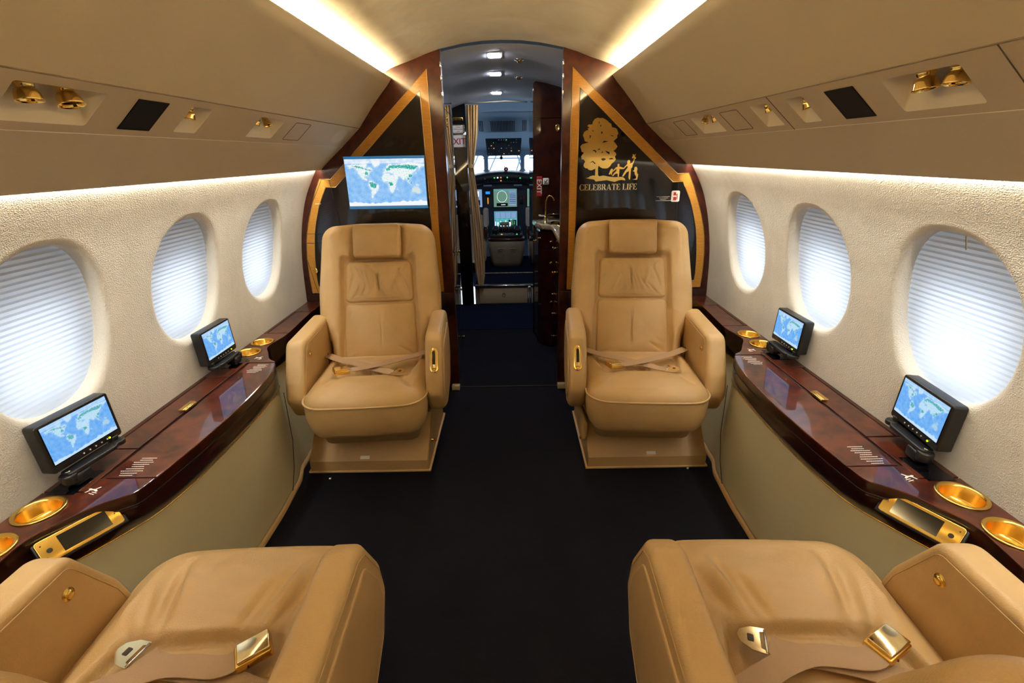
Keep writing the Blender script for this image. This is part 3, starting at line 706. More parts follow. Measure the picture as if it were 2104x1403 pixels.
    for (bx, by, dd) in ((1.004, 1.866, -1), (1.012, 1.186, -1)):
        for i in range(9):
            L = (.044, .036, .056, .048, .034, .050, .062, .046, .036)[i]; yy = by - i * .0102 + .02; xx = bx + .024 - L / 2 + .0012 * i; x_ = xx
            while x_ < xx + L: wdt = random.uniform(.003, .006); s.box(sg * x_, sg * min(xx + L, x_ + wdt), yy, yy + .0022, ZT, ZT + .0004); x_ += wdt + .0012
    s.build('printed_note', WHITE, e, kind='stuff')
    for (bx, by) in ((1.085, 1.960), (1.088, 1.062)):
        s = MB(); k = 1 if by > 1.5 else 1
        for poly in ([(-.012, -.004), (-.002, .001), (.004, .0), (.010, .004), (.007, .006), (.001, .004), (-.006, .004), (-.013, -.001)], [(-.006, .002), (-.012, .009), (-.010, .010), (-.003, .004)], [(.002, .001), (.008, -.006), (.010, -.005), (.005, .002)], [(-.016, -.008), (-.004, -.005), (-.004, -.0035), (-.016, -.0065)], [(-.014, -.012), (-.001, -.0085), (-.001, -.007), (-.014, -.0105)]):
            s.prism([(sg * (bx + a * 1.3), by + b * 1.5) for a, b in poly], ZT, ZT + .0004, smooth=False)
        s.build('printed_figure', WHITE, e)
    # cream lower panel and skirting
    FE = []
    for p in BEs:
        f = .965 + .02 * sstep(1.6, 2.0, p[1]) + .02 * sstep(1.3, .9, p[1]); x = max(f, p[0] - .012 - .10 * sstep(1.0, 1.15, p[0])); FE.append((min(x, p[0] + .01), p[1]))
    m = MB(); m.loft([[(sg * (a[0] + .004 + (b[0] - a[0]) * f), a[1], ZB + .003 - (ZB + .003) * f) for a, b in zip(BEs, FE)] for f in (0, .12, .35, .6, .8, 1)], close=False)
    m.build('lower_panel', CREAM, e, recalc=False)
    m = MB(); m.loft([[(sg * (b[0] - q[0]), b[1], q[1]) for b in FE] for q in ((.0, .016), (.012, .016), (.014, .0))], close=False); m.build('skirting', LEATHER2, e, recalc=False)
    m = MB(); m.tube([(sg * .972, 1.90, .465), (sg * .976, 1.90, .22), (sg * .974, 1.86, .10), (sg * .969, 1.80, .02)], .0016, 5); m.build('panel_joint', SEAMM, e)
    return e
LEDGES = {sg: ledge(sg) for sg in (-1, 1)}

# handset docks: gold framed handheld on the angled ledge notch
def handset(sg, label):
    a = Vector((sg * 1.026, 1.034)); b = Vector((sg * 1.099, .897)); d = (b - a); L = d.length; d /= L; c = (a + b) / 2
    nrm = Vector((-sg * abs(d.y), -abs(d.x)))
    X = Vector((d.x, d.y, 0)) ; N = Vector((nrm.x, nrm.y, .75)).normalized(); Y = N.cross(X); 
    if Y.z < 0: Y = -Y
    Mt = Matrix(((X.x, Y.x, N.x, c.x + nrm.x * .024), (X.y, Y.y, N.y, c.y + nrm.y * .024), (X.z, Y.z, N.z, .562), (0, 0, 0, 1)))
    e = empty('media_handset', (0, 0, 0), label=label, cat='handset', group='gold handsets docked at the ledge notches')
    m = MB(Mt); m.box(-.092, .088, -.034, .031, -.012, -.003, .003); m.build('handset_dock', BLACKP, LEDGES[sg])
    m = MB(Mt); o = rpoly([(-.084, -.029), (.084, -.029), (.084, .029), (-.084, .029)], .008); m.prism(o, -.004, .005, .002); m.build('gold_frame', GOLDS, e)
    m = MB(Mt); m.box(-.058, .042, -.021, .021, .0052, .0062); m.build('screen', BLACKG, e)
    m = MB(Mt); m.prism(ell(.064, -.002, .0058, .0058, 20), .004, .0058); m.build('camera_hole', BLACKP, e)
    m = MB(Mt); m.prism(ell(.074, .016, .0016, .0016, 8), .004, .0056); m.prism(ell(-.072, .002, .0016, .0016, 8), .004, .0056); m.prism(ell(.074, -.016, .0016, .0016, 8), .004, .0056); m.build('screw', SEAMM, e)
handset(-1, 'gold framed handset in the dark dock of the left ledge beside the cup holders')
handset(1, 'gold framed handset in the dark dock of the right ledge beside the cup holders')

monitor((-1.160, 1.822, .612), R(90), -1, 1, 'far left monitor, on its arm beside the gold cup holders and middle left window')
monitor((-1.148, 1.175, .612), R(83), -1, -1, 'near left monitor with blue map, on its arm below the large left window')
monitor((1.165, 1.842, .612), R(-90), 1, -1, 'far right monitor, on its arm below the middle right window')
monitor((1.182, 1.212, .612), R(-97), 1, 1, 'near right monitor with blue map, on its arm below the large right window')

# ================================================================ SERVICE PANELS WITH READING LIGHTS
def service(sg, cells, label):
    """cells: (y0, y1, kind) along the band; v runs 0..1 across it"""
    e = empty('service_panel', (0, 0, 0), label=label, cat='panel')
    U = Vector((BAND1[0] - BAND0[0], BAND1[1] - BAND0[1])); N = Vector((-U.y, U.x)).normalized()
    if N.x < 0: N = -N
    def P(y, v, d=0): return (sg * (BAND0[0] + U.x * v + N.x * d), y, BAND0[1] + U.y * v + N.y * d)
    m = MB(); m.smooth = False; cur = YB; lights = []
    def quad(*ps, k=None, sm=False): m.add(list(ps), [(0, 1, 2, 3)], k, sm)
    for (a, b, kd) in sorted(cells):
        if kd[0] != 'pocket': continue
        quad(P(cur, 0), P(a, 0), P(a, 1), P(cur, 1)); v0, v1 = .16, .84
        quad(P(a, 0), P(b, 0), P(b, v0), P(a, v0)); quad(P(a, v1), P(b, v1), P(b, 1), P(a, 1))
        n = 3; ia, ib = a + .016 * kd[1], b - .016 * kd[1]; iv0, iv1 = .20, .38; dd = .050 * kd[1] ** .5
        R_ = []
        for t, dpt in ((0, 0), (.06, .0025), (.5, dd * .55), (.94, dd * .95), (1, dd)):
            o = rpoly([(a + (ia - a) * t, v0 + (iv0 - v0) * t), (b + (ib - b) * t, v0 + (iv0 - v0) * t), (b + (ib - b) * t, v1 + (iv1 - v1) * t), (a + (ia - a) * t, v1 + (iv1 - v1) * t)], 0)
            # round corners in band units
            o = rpoly([(p[0], p[1] * .132) for p in o], .006, 4); R_.append([P(p[0], p[1] / .132, dpt) for p in o])
        m.loft(R_, True, False, True, 1, True)
        # frame round the rounded opening
        oo = rpoly([(a, v0 * .132), (b, v0 * .132), (b, v1 * .132), (a, v1 * .132)], .006, 4)
        for cpt in ((a, v0), (b, v0), (b, v1), (a, v1)):
            near = [p for p in oo if abs(p[0] - cpt[0]) < .0065 and abs(p[1] / .132 - cpt[1]) < .05]
            m.add([P(cpt[0], cpt[1], .0002)] + [P(p[0], p[1] / .132, .0002) for p in near], [tuple(range(len(near) + 1))])
        cur = b
    quad(P(cur, 0), P(YF - .002, 0), P(YF - .002, 1), P(cur, 1))
    m.build('panel', [PSUM, POCK], e, recalc=False)
    for v in (-.006, 1.004):
        s = MB(); s.tube([P(YB, v, .001), P(YF - .002, v, .001)], .0017, 5); s.build('edge_seam', SOFTS if v < 0 else POCK, e)  # upper seam carries the painted soft shadow tone
    for (a, b, kd) in cells:
        if kd[0] == 'grille':
            g = MB(); g.smooth = False; g.loft([[P(a + (b - a) * i / 2, v, -.0012) for i in range(3)] for v in (.17, .84)], close=False); gg = g.build('speaker_grille', MESHG, e, recalc=False)
            f = MB(); f.tube([P(a, .17, -.001), P(b, .17, -.001), P(b, .84, -.001), P(a, .84, -.001)], .0016, 5, closed=True); f.build('grille_edge', MESHG, gg)
        elif kd[0] == 'hatch':
            f = MB(); f.tube([P(p[0], p[1] / .132, -.0004) for p in rpoly([(a, .17 * .132), (b, .17 * .132), (b, .84 * .132), (a, .84 * .132)], .006, 4)], .0010, 4, closed=True); hh = f.build('hatch_seam', SEAMM, e)
            f = MB(); f.prism([(0 + p[0], p[1]) for p in ell(0, 0, .0014, .0014, 8)], 0, .001, M=Matrix.Translation(P((a + b) / 2, .3, -.001))); f.build('latch_pin', SEAMM, hh)
        elif kd[0] == 'oval':
            f = MB(); f.add([P((a + b) / 2 + p[0], .5 + p[1], -.0008) for p in ell(0, 0, (b - a) / 2, .34, 40)], [tuple(range(40))]); f.build('oval_cover', OVALM, e, recalc=False)
        elif kd[0] == 'seam':
            f = MB(); f.tube([P(a, 0, -.0002), P(a, 1, -.0002)], .0012, 4); f.build('panel_joint', SEAMM, e)
        elif kd[0] == 'pocket':
            for (ly, size, aim) in kd[2]:
                c = Vector(P(ly, .33, .022 * size)); dirn = Vector((-sg * aim[0], aim[1], -1)).normalized()
                Mt = Matrix.Translation(c) @ dirn.to_track_quat('Z', 'Y').to_matrix().to_4x4() @ Matrix.Scale(size, 4)
                b = MB(Mt)
                b.lathe([(0, -.016), (.008, -.0145), (.0135, -.009), (.0155, -.001), (.0145, .005), (.0125, .008), (.0165, .010), (.0190, .016), (.0205, .026), (.0215, .029), (.0200, .0292), (.0185, .026), (.0165, .018)], 28)
                lt = b.build('reading_light', GOLD, e)
                b = MB(Mt); b.lathe([(.0183, .0225), (.008, .021), (0, .0205)], 24); b.build('lens', BLACKG, lt)
                b = MB(Mt); b.lathe([(.0075, -.0155), (.009, -.018), (.008, -.022), (0, -.023)], 16); b.build('swivel_mount', GOLD, lt)
    return e
service(-1, [(.915, 1.118, ('pocket', 1.15, [(.966, 1.0, (.10, -.05)), (1.052, 1.05, (.25, -.10))])), (1.208, 1.309, ('grille',)), (1.402, 1.498, ('pocket', 1, [(1.432, .95, (-.25, -.15))])), (1.776, 1.962, ('pocket', 1, [(1.80, .66, (-.5, -.2)), (1.858, .70, (.45, -.1))])), (2.06, 2.208, ('hatch',)), (2.56, 2.725, ('oval',))],
        'left overhead service panel with gold reading lights, black grille and hatch')
service(1, [(.912, 1.098, ('pocket', 1.15, [(.945, .95, (.05, -.05)), (1.022, 1.05, (-.15, -.15))])), (1.183, 1.283, ('grille',)), (1.382, 1.462, ('pocket', 1, [(1.402, .95, (-.35, -.15))])), (1.538, 1.54, ('seam',)), (.832, .834, ('seam',)), (1.567, 1.672, ('pocket', 1, [(1.605, .55, (-.6, -.1))])), (1.767, 1.908, ('hatch',)), (1.980, 2.208, ('pocket', 1, [(2.02, .66, (-.6, -.1)), (2.10, .70, (.3, -.1))])), (2.29, 2.435, ('hatch',)), (2.56, 2.73, ('oval',))],
        'right overhead service panel with gold reading lights, black grille and two hatches')

# ================================================================ SEATS
BT = math.atan(.4154)
def back_matrix(extra, f):
    b = BT + R(extra)
    return Matrix(((1, 0, 0, 0), (0, -math.sin(b), math.cos(b), f), (0, math.cos(b), math.sin(b), .44), (0, 0, 0, 1)))
def ribbon(mb, pts, w, th=.0022, tw=None):
    """flat strap through pts (position, width direction)"""
    rings = []
    P = [Vector(p) for p, _ in pts]; Wd = [Vector(d).normalized() for _, d in pts]
    # smooth resample
    Q = []; 
    for i in range(len(P) - 1):
        p0 = P[max(0, i - 1)]; p1 = P[i]; p2 = P[i + 1]; p3 = P[min(len(P) - 1, i + 2)]
        for j in range(6):
            t = j / 6; Q.append((.5 * ((2 * p1) + (-p0 + p2) * t + (2 * p0 - 5 * p1 + 4 * p2 - p3) * t * t + (-p0 + 3 * p1 - 3 * p2 + p3) * t ** 3), Wd[i].lerp(Wd[i + 1], t).normalized()))
    Q.append((P[-1], Wd[-1]))
    for i, (p, d) in enumerate(Q):
        a = Q[max(0, i - 1)][0]; b = Q[min(len(Q) - 1, i + 1)][0]; t = (b - a).normalized(); d = (d - t * d.dot(t)).normalized(); n = t.cross(d)
        rings.append([p - d * w / 2 - n * th / 2, p + d * w / 2 - n * th / 2, p + d * w / 2 + n * th / 2, p - d * w / 2 + n * th / 2])
    mb.loft(rings, True, True, True, smooth=False)
def seat(loc, rz, ai, label, near, base_off=(0, 0), base_rz=0.0, seed=1):
    MBK = back_matrix(2.0, -.157) if near else back_matrix(0, -.15)
    """ai: local x sign of the aisle side; local +y is where the sitter faces"""
    rnd = random.Random(seed)
    e = empty('cabin_seat', loc, rz, label, 'seat', 'tan leather cabin seats')
    sd = seed * 7.3
    # ---- seat cushion
    out = rpoly([(-.255, -.16), (.255, -.16), (.266, .352), (-.266, .352)], [.055, .055, .095, .095], 10, sub=.02)
    out = [(x, y + .012 * (1 - (x / .27) ** 2) * sstep(.15, .35, y)) for x, y in out]
    nn = normals2(out)
    if near: creases = [(-.10, .10, -.14, .26, .012, -.006), (-.14, .10, -.19, .22, .014, -.007), (-.07, .09, -.10, .20, .010, -.005), (.10, .10, .145, .29, .012, -.008), (.14, .10, .18, .20, .010, -.005), (.16, .08, .22, .14, .010, -.004), (.19, .10, .235, .20, .014, .005), (-.17, .10, -.25, .13, .012, -.006), (-.15, .12, -.24, .20, .012, -.005), (.02, .26, .10, .33, .006, -.002), (-.05, .25, -.01, .33, .006, -.002), (.12, .22, .20, .32, .006, -.002), (.0, .2, .04, .30, .02, .003), (.08, .14, .12, .27, .016, .005), (-.12, .12, -.16, .27, .016, .005)]
    else: creases = [(-.13, .16, -.20, .27, .010, -.003), (.13, .16, .20, .27, .010, -.003), (.05, .24, .0, .31, .006, -.0018), (-.05, .25, -.01, .32, .006, -.0018), (-.15, .10, -.23, .14, .012, -.004), (.15, .10, .23, .14, .012, -.004), (.10, .25, .14, .32, .006, -.0018)]
    if ai > 0: creases = [(-a, b, -c, d, w, h) for a, b, c, d, w, h in creases]
    iy = .075 if near else .135
    def cd(x, y):
        h = .0
        # inset behind the front roll, between side rolls
        inx = sstep(.178 + .035 * sstep(iy, -.05, y), .150 + .035 * sstep(iy, -.05, y), abs(x)); iny = sstep(iy + .018, iy - .020, y)
        h -= .026 * inx * iny
        edge = math.exp(-((abs(x) - .165 - .03 * sstep(iy, -.05, y)) / .008) ** 2) * iny + math.exp(-((y - iy) / .008) ** 2) * sstep(.18, .16, abs(x))
        h -= (.018 if near else .010) * min(1, edge)
        if y < iy and abs(x) < .17:
            h += fold(x, y, -.02, iy, -.09, -.1, .006, -.005) + fold(x, y, .05, iy, .13, -.1, .006, -.005) + fold(x, y, 0, iy, .03, -.1, .005, -.004)
        for c in creases: h += fold(x, y, *c) * (1.7 if near else 1.2)
        h += .016 * math.exp(-((y - (.20 if near else .25)) / .085) ** 2) * (1 if near else .6) * (1 - (x / .27) ** 2 * .5)
        h += noise.noise(Vector((x * 9 + sd, y * 9, 1))) * .003 + noise.noise(Vector((x * 24, y * 24 + sd, 2))) * .0010
        return h
    m = MB()
    R_ = []
    for ins, z in ((.050, .275), (.030, .285), (.016, .305), (.006, .335), (.001, .37), (.0, .41), (.002, .438), (.004, .447), (.010, .458), (.022, .470), (.040, .478)):
        R_.append([Vector((p[0] - q[0] * ins, p[1] - q[1] * ins, z)) for p, q in zip(out, nn)])
    bs = [(p.x, p.y) for p in R_[-1]]; NR = 44
    for i in range(1, NR + 1):
        s_ = 1 - i / NR if i < NR else .004
        q = []
        for (x, y) in bs:
            X, Y = x * s_, .10 + (y - .10) * s_; w8 = min(1, i / 3); q.append(Vector((X, Y, .478 + .014 * (1 - min(1, abs(X) / .225) ** 2.5) * (1 - min(1, abs(Y - .10) / .225) ** 2.5) + cd(X, Y) * w8)))
        R_.append(q)
    m.loft(R_, True, True, True); m.build('seat_cushion', LEATHER, e)
    m = MB(); pp = [Vector((p[0] + q[0] * .001, p[1] + q[1] * .001, .4425)) for p, q in zip(out, nn) if p[1] > -.12]
    k0 = max(range(len(pp)), key=lambda i: (pp[i] - pp[i - 1]).length); pp = pp[k0:] + pp[:k0]
    m.tube(pp, .0042, 8); m.build('piping', PIPING, e.children[0])
    # ---- backrest shell
    o2 = [(-.235, -.06), (.235, -.06), (.255, .10), (.309, .20), (.309, .36), (.298, .50), (.283, .702), (.10, .716), (-.10, .716), (-.283, .702), (-.298, .50), (-.309, .36), (-.309, .20), (-.255, .10)]
    out = rpoly(o2, [.04, .04, .08, .05, .2, .2, .080, .2, .2, .080, .2, .2, .05, .08], 7, sub=.025)
    sf = [(.17, .52, .26, .53, .008, -.004), (.17, .50, .25, .49, .007, -.003), (-.17, .52, -.26, .53, .008, -.004), (-.17, .50, -.25, .49, .007, -.003), (.20, .54, .24, .60, .008, -.003), (-.20, .54, -.24, .60, .008, -.003), (.20, .25, .27, .24, .010, -.004), (-.20, .27, -.28, .25, .010, -.004), (.19, .15, .26, .13, .010, -.003)]
    def sdp(x, y):
        w_ = .176 + .012 * sstep(.4, 0, y); inx = sstep(w_ + .022, w_ - .004, abs(x)); iny = sstep(.545, .520, y)
        h = -.034 * inx * iny
        h -= .030 * sstep(.150, .122, abs(x)) * sstep(.500, .530, y)
        h += -.007 * math.exp(-((abs(x) - .128) / .004) ** 2) * sstep(.55, .60, y)
        h += .012 * math.exp(-((abs(x) - .235) / .05) ** 2)
        for c in sf: h += fold(x, y, *c)
        h += noise.noise(Vector((x * 8 + sd, y * 8, 5))) * .003
        return h
    m = MB(); m.pad(out, .150, .045, M=MBK @ Matrix.Translation((0, 0, -.125)), disp=sdp, rings=46, crown=0, cy=.36)
    bk = m.build('backrest', LEATHER, e)
    # headrest pillow wraps over the top
    o3 = rpoly([(-.121, .527), (.121, .527), (.122, .700), (-.122, .700)], [.02, .02, .018, .018], 5, sub=.02)
    m = MB(); m.pad(o3, .055, .020, M=MBK @ Matrix.Translation((0, .002, -.012)), disp=lambda x, y: -.018 * sstep(.66, .705, y) - .004 * sstep(.56, .53, y) + noise.noise(Vector((x * 10, y * 10, sd))) * .0015, rings=18, crown=.010)
    m.box(-.117, .117, .60, .712, -.10, .008, .012) if False else None
    m.build('headrest', LEATHER, e)
    def cush(name, hw0, hw1, y0, y1, folds, cr, z=-.018):
        o = rpoly([(-hw0, y0), (hw0, y0), (hw1, y1), (-hw1, y1)], [.025, .025, .030, .030], 6, sub=.014)
        def d(x, y):
            h = noise.noise(Vector((x * 12 + sd, y * 12, 9))) * .0022
            for c in folds: h += fold(x, y, *c) * 1.5
            return h
        m = MB(); m.pad(o, .045, .018, M=MBK @ Matrix.Translation((0, 0, z - .022)), disp=d, rings=40, crown=cr, rp=3.0); return m.build(name, LEATHER, e)
    f1 = [(.012, .515, .0, .305, .0038, -.011)]
    for i in range(11):
        x = -.15 + .03 * i + rnd.uniform(-.006, .006); f1.append((x, .515, x * .75 + rnd.uniform(-.02, .02), .515 - rnd.uniform(.05, .12), rnd.uniform(.004, .006), -rnd.uniform(.002, .0045)))
        x = -.15 + .03 * i + rnd.uniform(-.006, .006); f1.append((x, .305, x * .6 + rnd.uniform(-.02, .03), .305 + rnd.uniform(.05, .14), rnd.uniform(.004, .007), -rnd.uniform(.002, .005)))
    f1 += [(-.165, .32, -.10, .47, .006, -.006), (.168, .32, .12, .46, .006, -.005), (-.10, .50, -.05, .34, .008, .004), (.08, .50, .05, .36, .008, .004)]
    f2 = [(.004 * ai, .285, .006 * ai, .01, .0038, -.0085 if not (ai < 0 and not near) else -.002), (-.18, .02, -.09, .07, .008, -.006), (-.18, .06, -.12, .09, .006, -.004), (.18, .03, .13, .08, .006, -.004), (.17, .01, .10, .04, .006, -.003), (-.175, .10, -.15, .16, .006, -.003), (.175, .2, .15, .27, .006, -.003)]
    cush('upper_back_cushion', .176, .168, .303, .516, f1, .010)
    cush('lower_back_cushion', .186, .180, -.005, .297, f2, .014)
    # ---- arms
    def arm(sx, aisle):
        if aisle: o = [(.085, .285), (.19, .325), (.252, .43), (.232, .52), (.150, .650), (.10, .674), (-.24, .676), (-.30, .60), (-.30, .42), (-.16, .285)]; rr = [.05, .06, .06, .06, .03, .04, .03, .06, .06, .05]
        else: o = [(.085, .285), (.19, .325), (.250, .42), (.225, .505), (.140, .664), (-.255, .668), (-.30, .60), (-.30, .42), (-.16, .285)]; rr = [.05, .06, .06, .08, .05, .03, .06, .06, .05]
        ol = rpoly(o, rr, 8, sub=.03); t = .078 if aisle else .086
        xi = .262
        M = Matrix(((0, 0, sx, sx * xi), (1, 0, 0, 0), (0, 1, 0, 0), (0, 0, 0, 1)))
        m = MB(M); m.pad(ol, t, .022, rings=6, seg=6, cx=-.06, cy=.47); a = m.build('armrest', LEATHER2 if False else LEATHER, e)
        nn_ = normals2(ol)
        st = MB(M)
        lp = [(p[0] - q[0] * .022, p[1] - q[1] * .022) for p, q in zip(ol, nn_)]
        for zt in (-.0006, t + .0006): st.tube([(x, y, zt) for x, y in lp], .0011, 4, closed=True)
        st.build('stitch_line', STITCH, a)
        if aisle:
            ip = rpoly([(.07, .33), (.16, .365), (.205, .43), (.185, .51), (.115, .615), (-.19, .62), (-.25, .57), (-.25, .43), (-.14, .33)], [.03, .05, .05, .05, .04, .03, .05, .05, .05], 7, sub=.03)
            m = MB(M @ Matrix.Translation((0, 0, t - .004))); m.pad(ip, .009, .005, rings=3, seg=3, cx=-.06, cy=.45); m.build('side_panel', LEATHER2, a)
            m = MB(M); m.tube([(x, y, t + .001) for x, y in ip], .003, 6, closed=True); m.build('piping', PIPING, a)
            # gold recline control on the front face
            Mg = Matrix(((1, 0, 0, sx * (xi + .040)), (0, -.52, .855, .1975), (0, .855, .52, .5745), (0, 0, 0, 1)))
            cap = rpoly([(-.0185, -.056), (.0185, -.056), (.0185, .056), (-.0185, .056)], .018, 8)
            m = MB(Mg); m.prism(cap, 0, .005, .002); pl = m.build('control_plate', GOLD, a)
            cap2 = rpoly([(-.011, -.046), (.011, -.046), (.011, .046), (-.011, .046)], .0108, 8)
            m = MB(Mg @ Matrix.Translation((0, 0, .0045))); m.prism([(x * .55, y * .8 + .006) for x, y in cap2], 0, .0012, smooth=False); m.build('slot', SEAMD, pl)
            m = MB(Mg @ Matrix.Translation((0, 0, .0045))); m.tube([(x, y, .001) for x, y in cap2], .0018, 6, closed=True); m.build('slot_rim', GOLD, pl)
            m = MB(Mg @ Matrix.Translation((0, -.030, .008))); m.prism(rpoly([(-.0095, -.010), (.0095, -.010), (.0095, .010), (-.0095, .010)], .005), -.004, .004, .002); m.build('lever', GOLDP, pl)
        else:
            m = MB(M @ Matrix.Translation((.105, .590, -.001)) @ Matrix.Rotation(R(180), 4, 'X')); m.lathe([(0, .006), (.008, .006), (.0095, .004), (.0095, .001), (.013, .001), (.0145, -.0005)], 24); m.build('push_button', GOLDS, a)
            m = MB(M); m.box(-.02, -.017, .40, .445, -.002, .001); m.build('belt_slot', SEAMD, a)
            m = MB(M); m.box(-.135, -.131, .43, .50, -.002, .001); m.build('belt_slot', SEAMD, a)
        return a
    arm(ai, True); arm(-ai, False)
    # ---- skirt and base
    m = MB(); ro = rpoly([(-.205, -.20), (.205, -.20), (.232, .285), (-.232, .285)], .05, 6, sub=.1)
    m.loft([[Vector((x * f, -.02 + (y + .02) * f2, z)) for x, y in ro] for f, f2, z in ((.90, .86, .205), (.925, .90, .21), (1, 1, .285), (1.02, 1.02, .33))], True, True, True); m.build('seat_skirt', LEATHER2, e)
    Mb = Matrix.Translation((base_off[0], base_off[1], 0)) @ Matrix.Rotation(base_rz, 4, 'Z')
    m = MB(Mb); m.smooth = False
    pr = [(.190, .004), (.190, .062), (.100, .150), (.03, .235), (-.16, .235), (-.30, .15), (-.34, .06), (-.34, .004)]
    R_ = []
    for x in (-.285, -.281, .281, .285):
        i_ = .004 if abs(x) > .283 else 0; R_.append([(x, y - i_ * (1 if y > 0 else -1), z - (i_ if z > .01 else 0)) for y, z in pr])
    m.loft(R_, True, True, True); b = m.build('base', LEATHER2, e)
    m = MB(Mb); m.box(-.294, .294, -.36, .195, .0, .010, .002); m.build('floor_plate', PIPING, b)
    m = MB(Mb); c0 = Vector((-.0, .145, .106)); sl = math.atan2(.088, -.09)
    m2 = MB(Mb @ Matrix.Translation((.02 * -ai, .1775, .0742)) @ Matrix.Rotation(R(-44), 4, 'X')); m2.box(-.022, .022, -.008, .008, -.0005, .0012); m2.build('label_plate', WHITE, b)
    m = MB(Mb @ Matrix.Translation((ai * .285, .07, .10)) @ Matrix.Rotation(ai * R(90), 4, 'Y')); m.lathe([(.009, 0), (.009, .006), (.005, .008), (.005, .018), (.008, .019), (.008, .024), (0, .026)], 16); m.build('lock_knob', GOLD, b)
    if not near and ai > 0:
        m = MB(Mb); m.box(ai * .285, ai * .315, -.01, .16, .14, .24, .012); m.build('side_box', LEATHER2, b)
    # ---- belts
    by = .03 if near else .125; bl = empty('seat_belt'); bl.parent = e
    zt = .488 if near else .500
    # the tongue half, lying under
    tq = (-.125 if not near else -.118, by + .012)
    m = MB(); ribbon(m, [((.25, -.10, .500), (.35, .9, 0)), ((.17, -.05, .490), (.3, 1, 0)), ((.05, -.01 + by * .3, zt - .006), (.30, 1, 0)), ((tq[0] + .05, tq[1] - .018, zt - .004), (.30, 1, 0)), ((tq[0] + .022, tq[1] - .004, zt), (.30, 1, 0))], .049)
    m.build('webbing', WEB, bl)
    m = MB(); ribbon(m, [((-.25, -.10, .505), (-.4, .9, 0)), ((-.17, -.05, .497), (-.4, 1, 0)), ((-.04, .0 + by * .35, zt + .003), (-.42, 1, 0)), ((.07, by - .026, zt + .006), (-.42, 1, 0)), ((.105, by - .012, zt + .009), (-.42, 1, 0))], .047)
    m.build('webbing', WEB, bl)
    an = R(28 if ai < 0 else 28)
    Mk = Matrix.Translation((.128, by, zt + .013)) @ Matrix.Rotation(an, 4, 'Z') @ Matrix.Rotation(R(-8), 4, 'Y')
    m = MB(Mk); m.box(-.034, .034, -.027, .027, -.012, .006, .004, seg=3); bb = m.build('buckle', GOLDS, bl)
    m = MB(Mk); m.box(-.028, .034, -.0235, .0235, .0055, .0125, .003, seg=3); m.build('release_flap', GOLDP, bb)
    m = MB(Mk); m.prism(ell(-.012, -.0275, .0016, .0016, 8), -.006, -.002); m.build('rivet', SEAMM, bb)
    Mk = Matrix.Translation((tq[0], tq[1], zt + .004)) @ Matrix.Rotation(R(163), 4, 'Z')
    m = MB(Mk)
    pl_ = rpoly([(-.016, -.029), (.012, -.027), (.034, -.015), (.040, 0), (.034, .015), (.012, .027), (-.016, .029), (-.016, .022), (-.004, .019), (-.004, -.019), (-.016, -.022)], [.003, .01, .01, .012, .01, .01, .003, .002, .003, .003, .002], 4)
    m.prism(pl_, -.001, .0016, smooth=False); tg = m.build('tongue', GOLDP if not near or ai < 0 or True else CHROME, bl)
    m = MB(Mk); m.prism(rpoly([(.008, -.008), (.020, -.008), (.020, .008), (.008, .008)], .002), .0012, .0024, smooth=False); m.build('latch_hole', SEAMM, tg)
    m = MB(Mk); m.tube([(-.014, -.026, .001), (-.014, .026, .001)], .0028, 8); m.build('strap_bar', CHROME, tg)
    return e
seat((-.632, 2.15, 0), R(180 - 4) + R(8) * 1, -1, 'left forward seat facing the viewer below the television', False, (.033, 0), R(-4), 1)
seat((.637, 2.15, 0), R(180 - 4), 1, 'right forward seat facing the viewer below the gold tree emblem', False, (-.033, 0), R(4), 2)
seat((-.62, .65, 0), R(2), 1, 'left foreground seat seen from above, with creased cushion beside the left cup holders', True, (0, 0), 0, 3)
seat((.643, .65, 0), R(-2), -1, 'right foreground seat seen from above, with bright gold buckle', True, (0, 0), 0, 4)
# floor studs
for x, y, lb in ((-.838, 1.90, 'small silver floor stud before the left forward seat'), (.862, 1.935, 'small silver floor stud before the right forward seat')):
    m = MB(Matrix.Translation((x, y, 0))); m.lathe([(.008, 0), (.009, .003), (.006, .007), (.0065, .011), (0, .013)], 16); tag(m.build('floor_stud', CHROME), lb, 'stud')

# ================================================================ AISLE, GALLEY AND ENTRY
def zc(y): return 1.958 - (y - 2.84) * .036
m = MB(); rows = []
for i in range(13):
    y = 2.875 + (4.84 - 2.875) * i / 12
    rows.append([(x, y, zc(y) - .42 * abs(x) ** 2.2) for x in [-1.0 + .1 * j for j in range(21)]])
m.loft(rows, close=False); tag(m.build('ceiling_aisle', HEADP, kind='structure', recalc=False), 'grey headliner above the aisle between cabin and cockpit')
for i, y in enumerate((3.13, 3.66, 4.45)):
    c = (-.045 - .012 * i, y, zc(y)); tilt = Matrix.Rotation(-.036, 4, 'X')
    e = empty('ceiling_light', c, label='lit white aisle ceiling light, %s of the row of three' % ('nearest', 'middle', 'farthest')[i], cat='ceiling light', group='aisle ceiling lights')
    w, h = (.034, .072) if i < 2 else (.034, .09)
    b = MB(tilt); b.prism(rpoly([(-.046, -.075), (.046, -.075), (.046, .075), (-.046, .075)], .01), -.003, .004, .001); b.build('frame', HEADP, e)
    b = MB(tilt); b.prism(rpoly([(-w, -.05), (w, -.05), (w, .05), (-w, .05)], .012), -.006, -.002, .001); b.build('lit_lens', LAMPG, e)
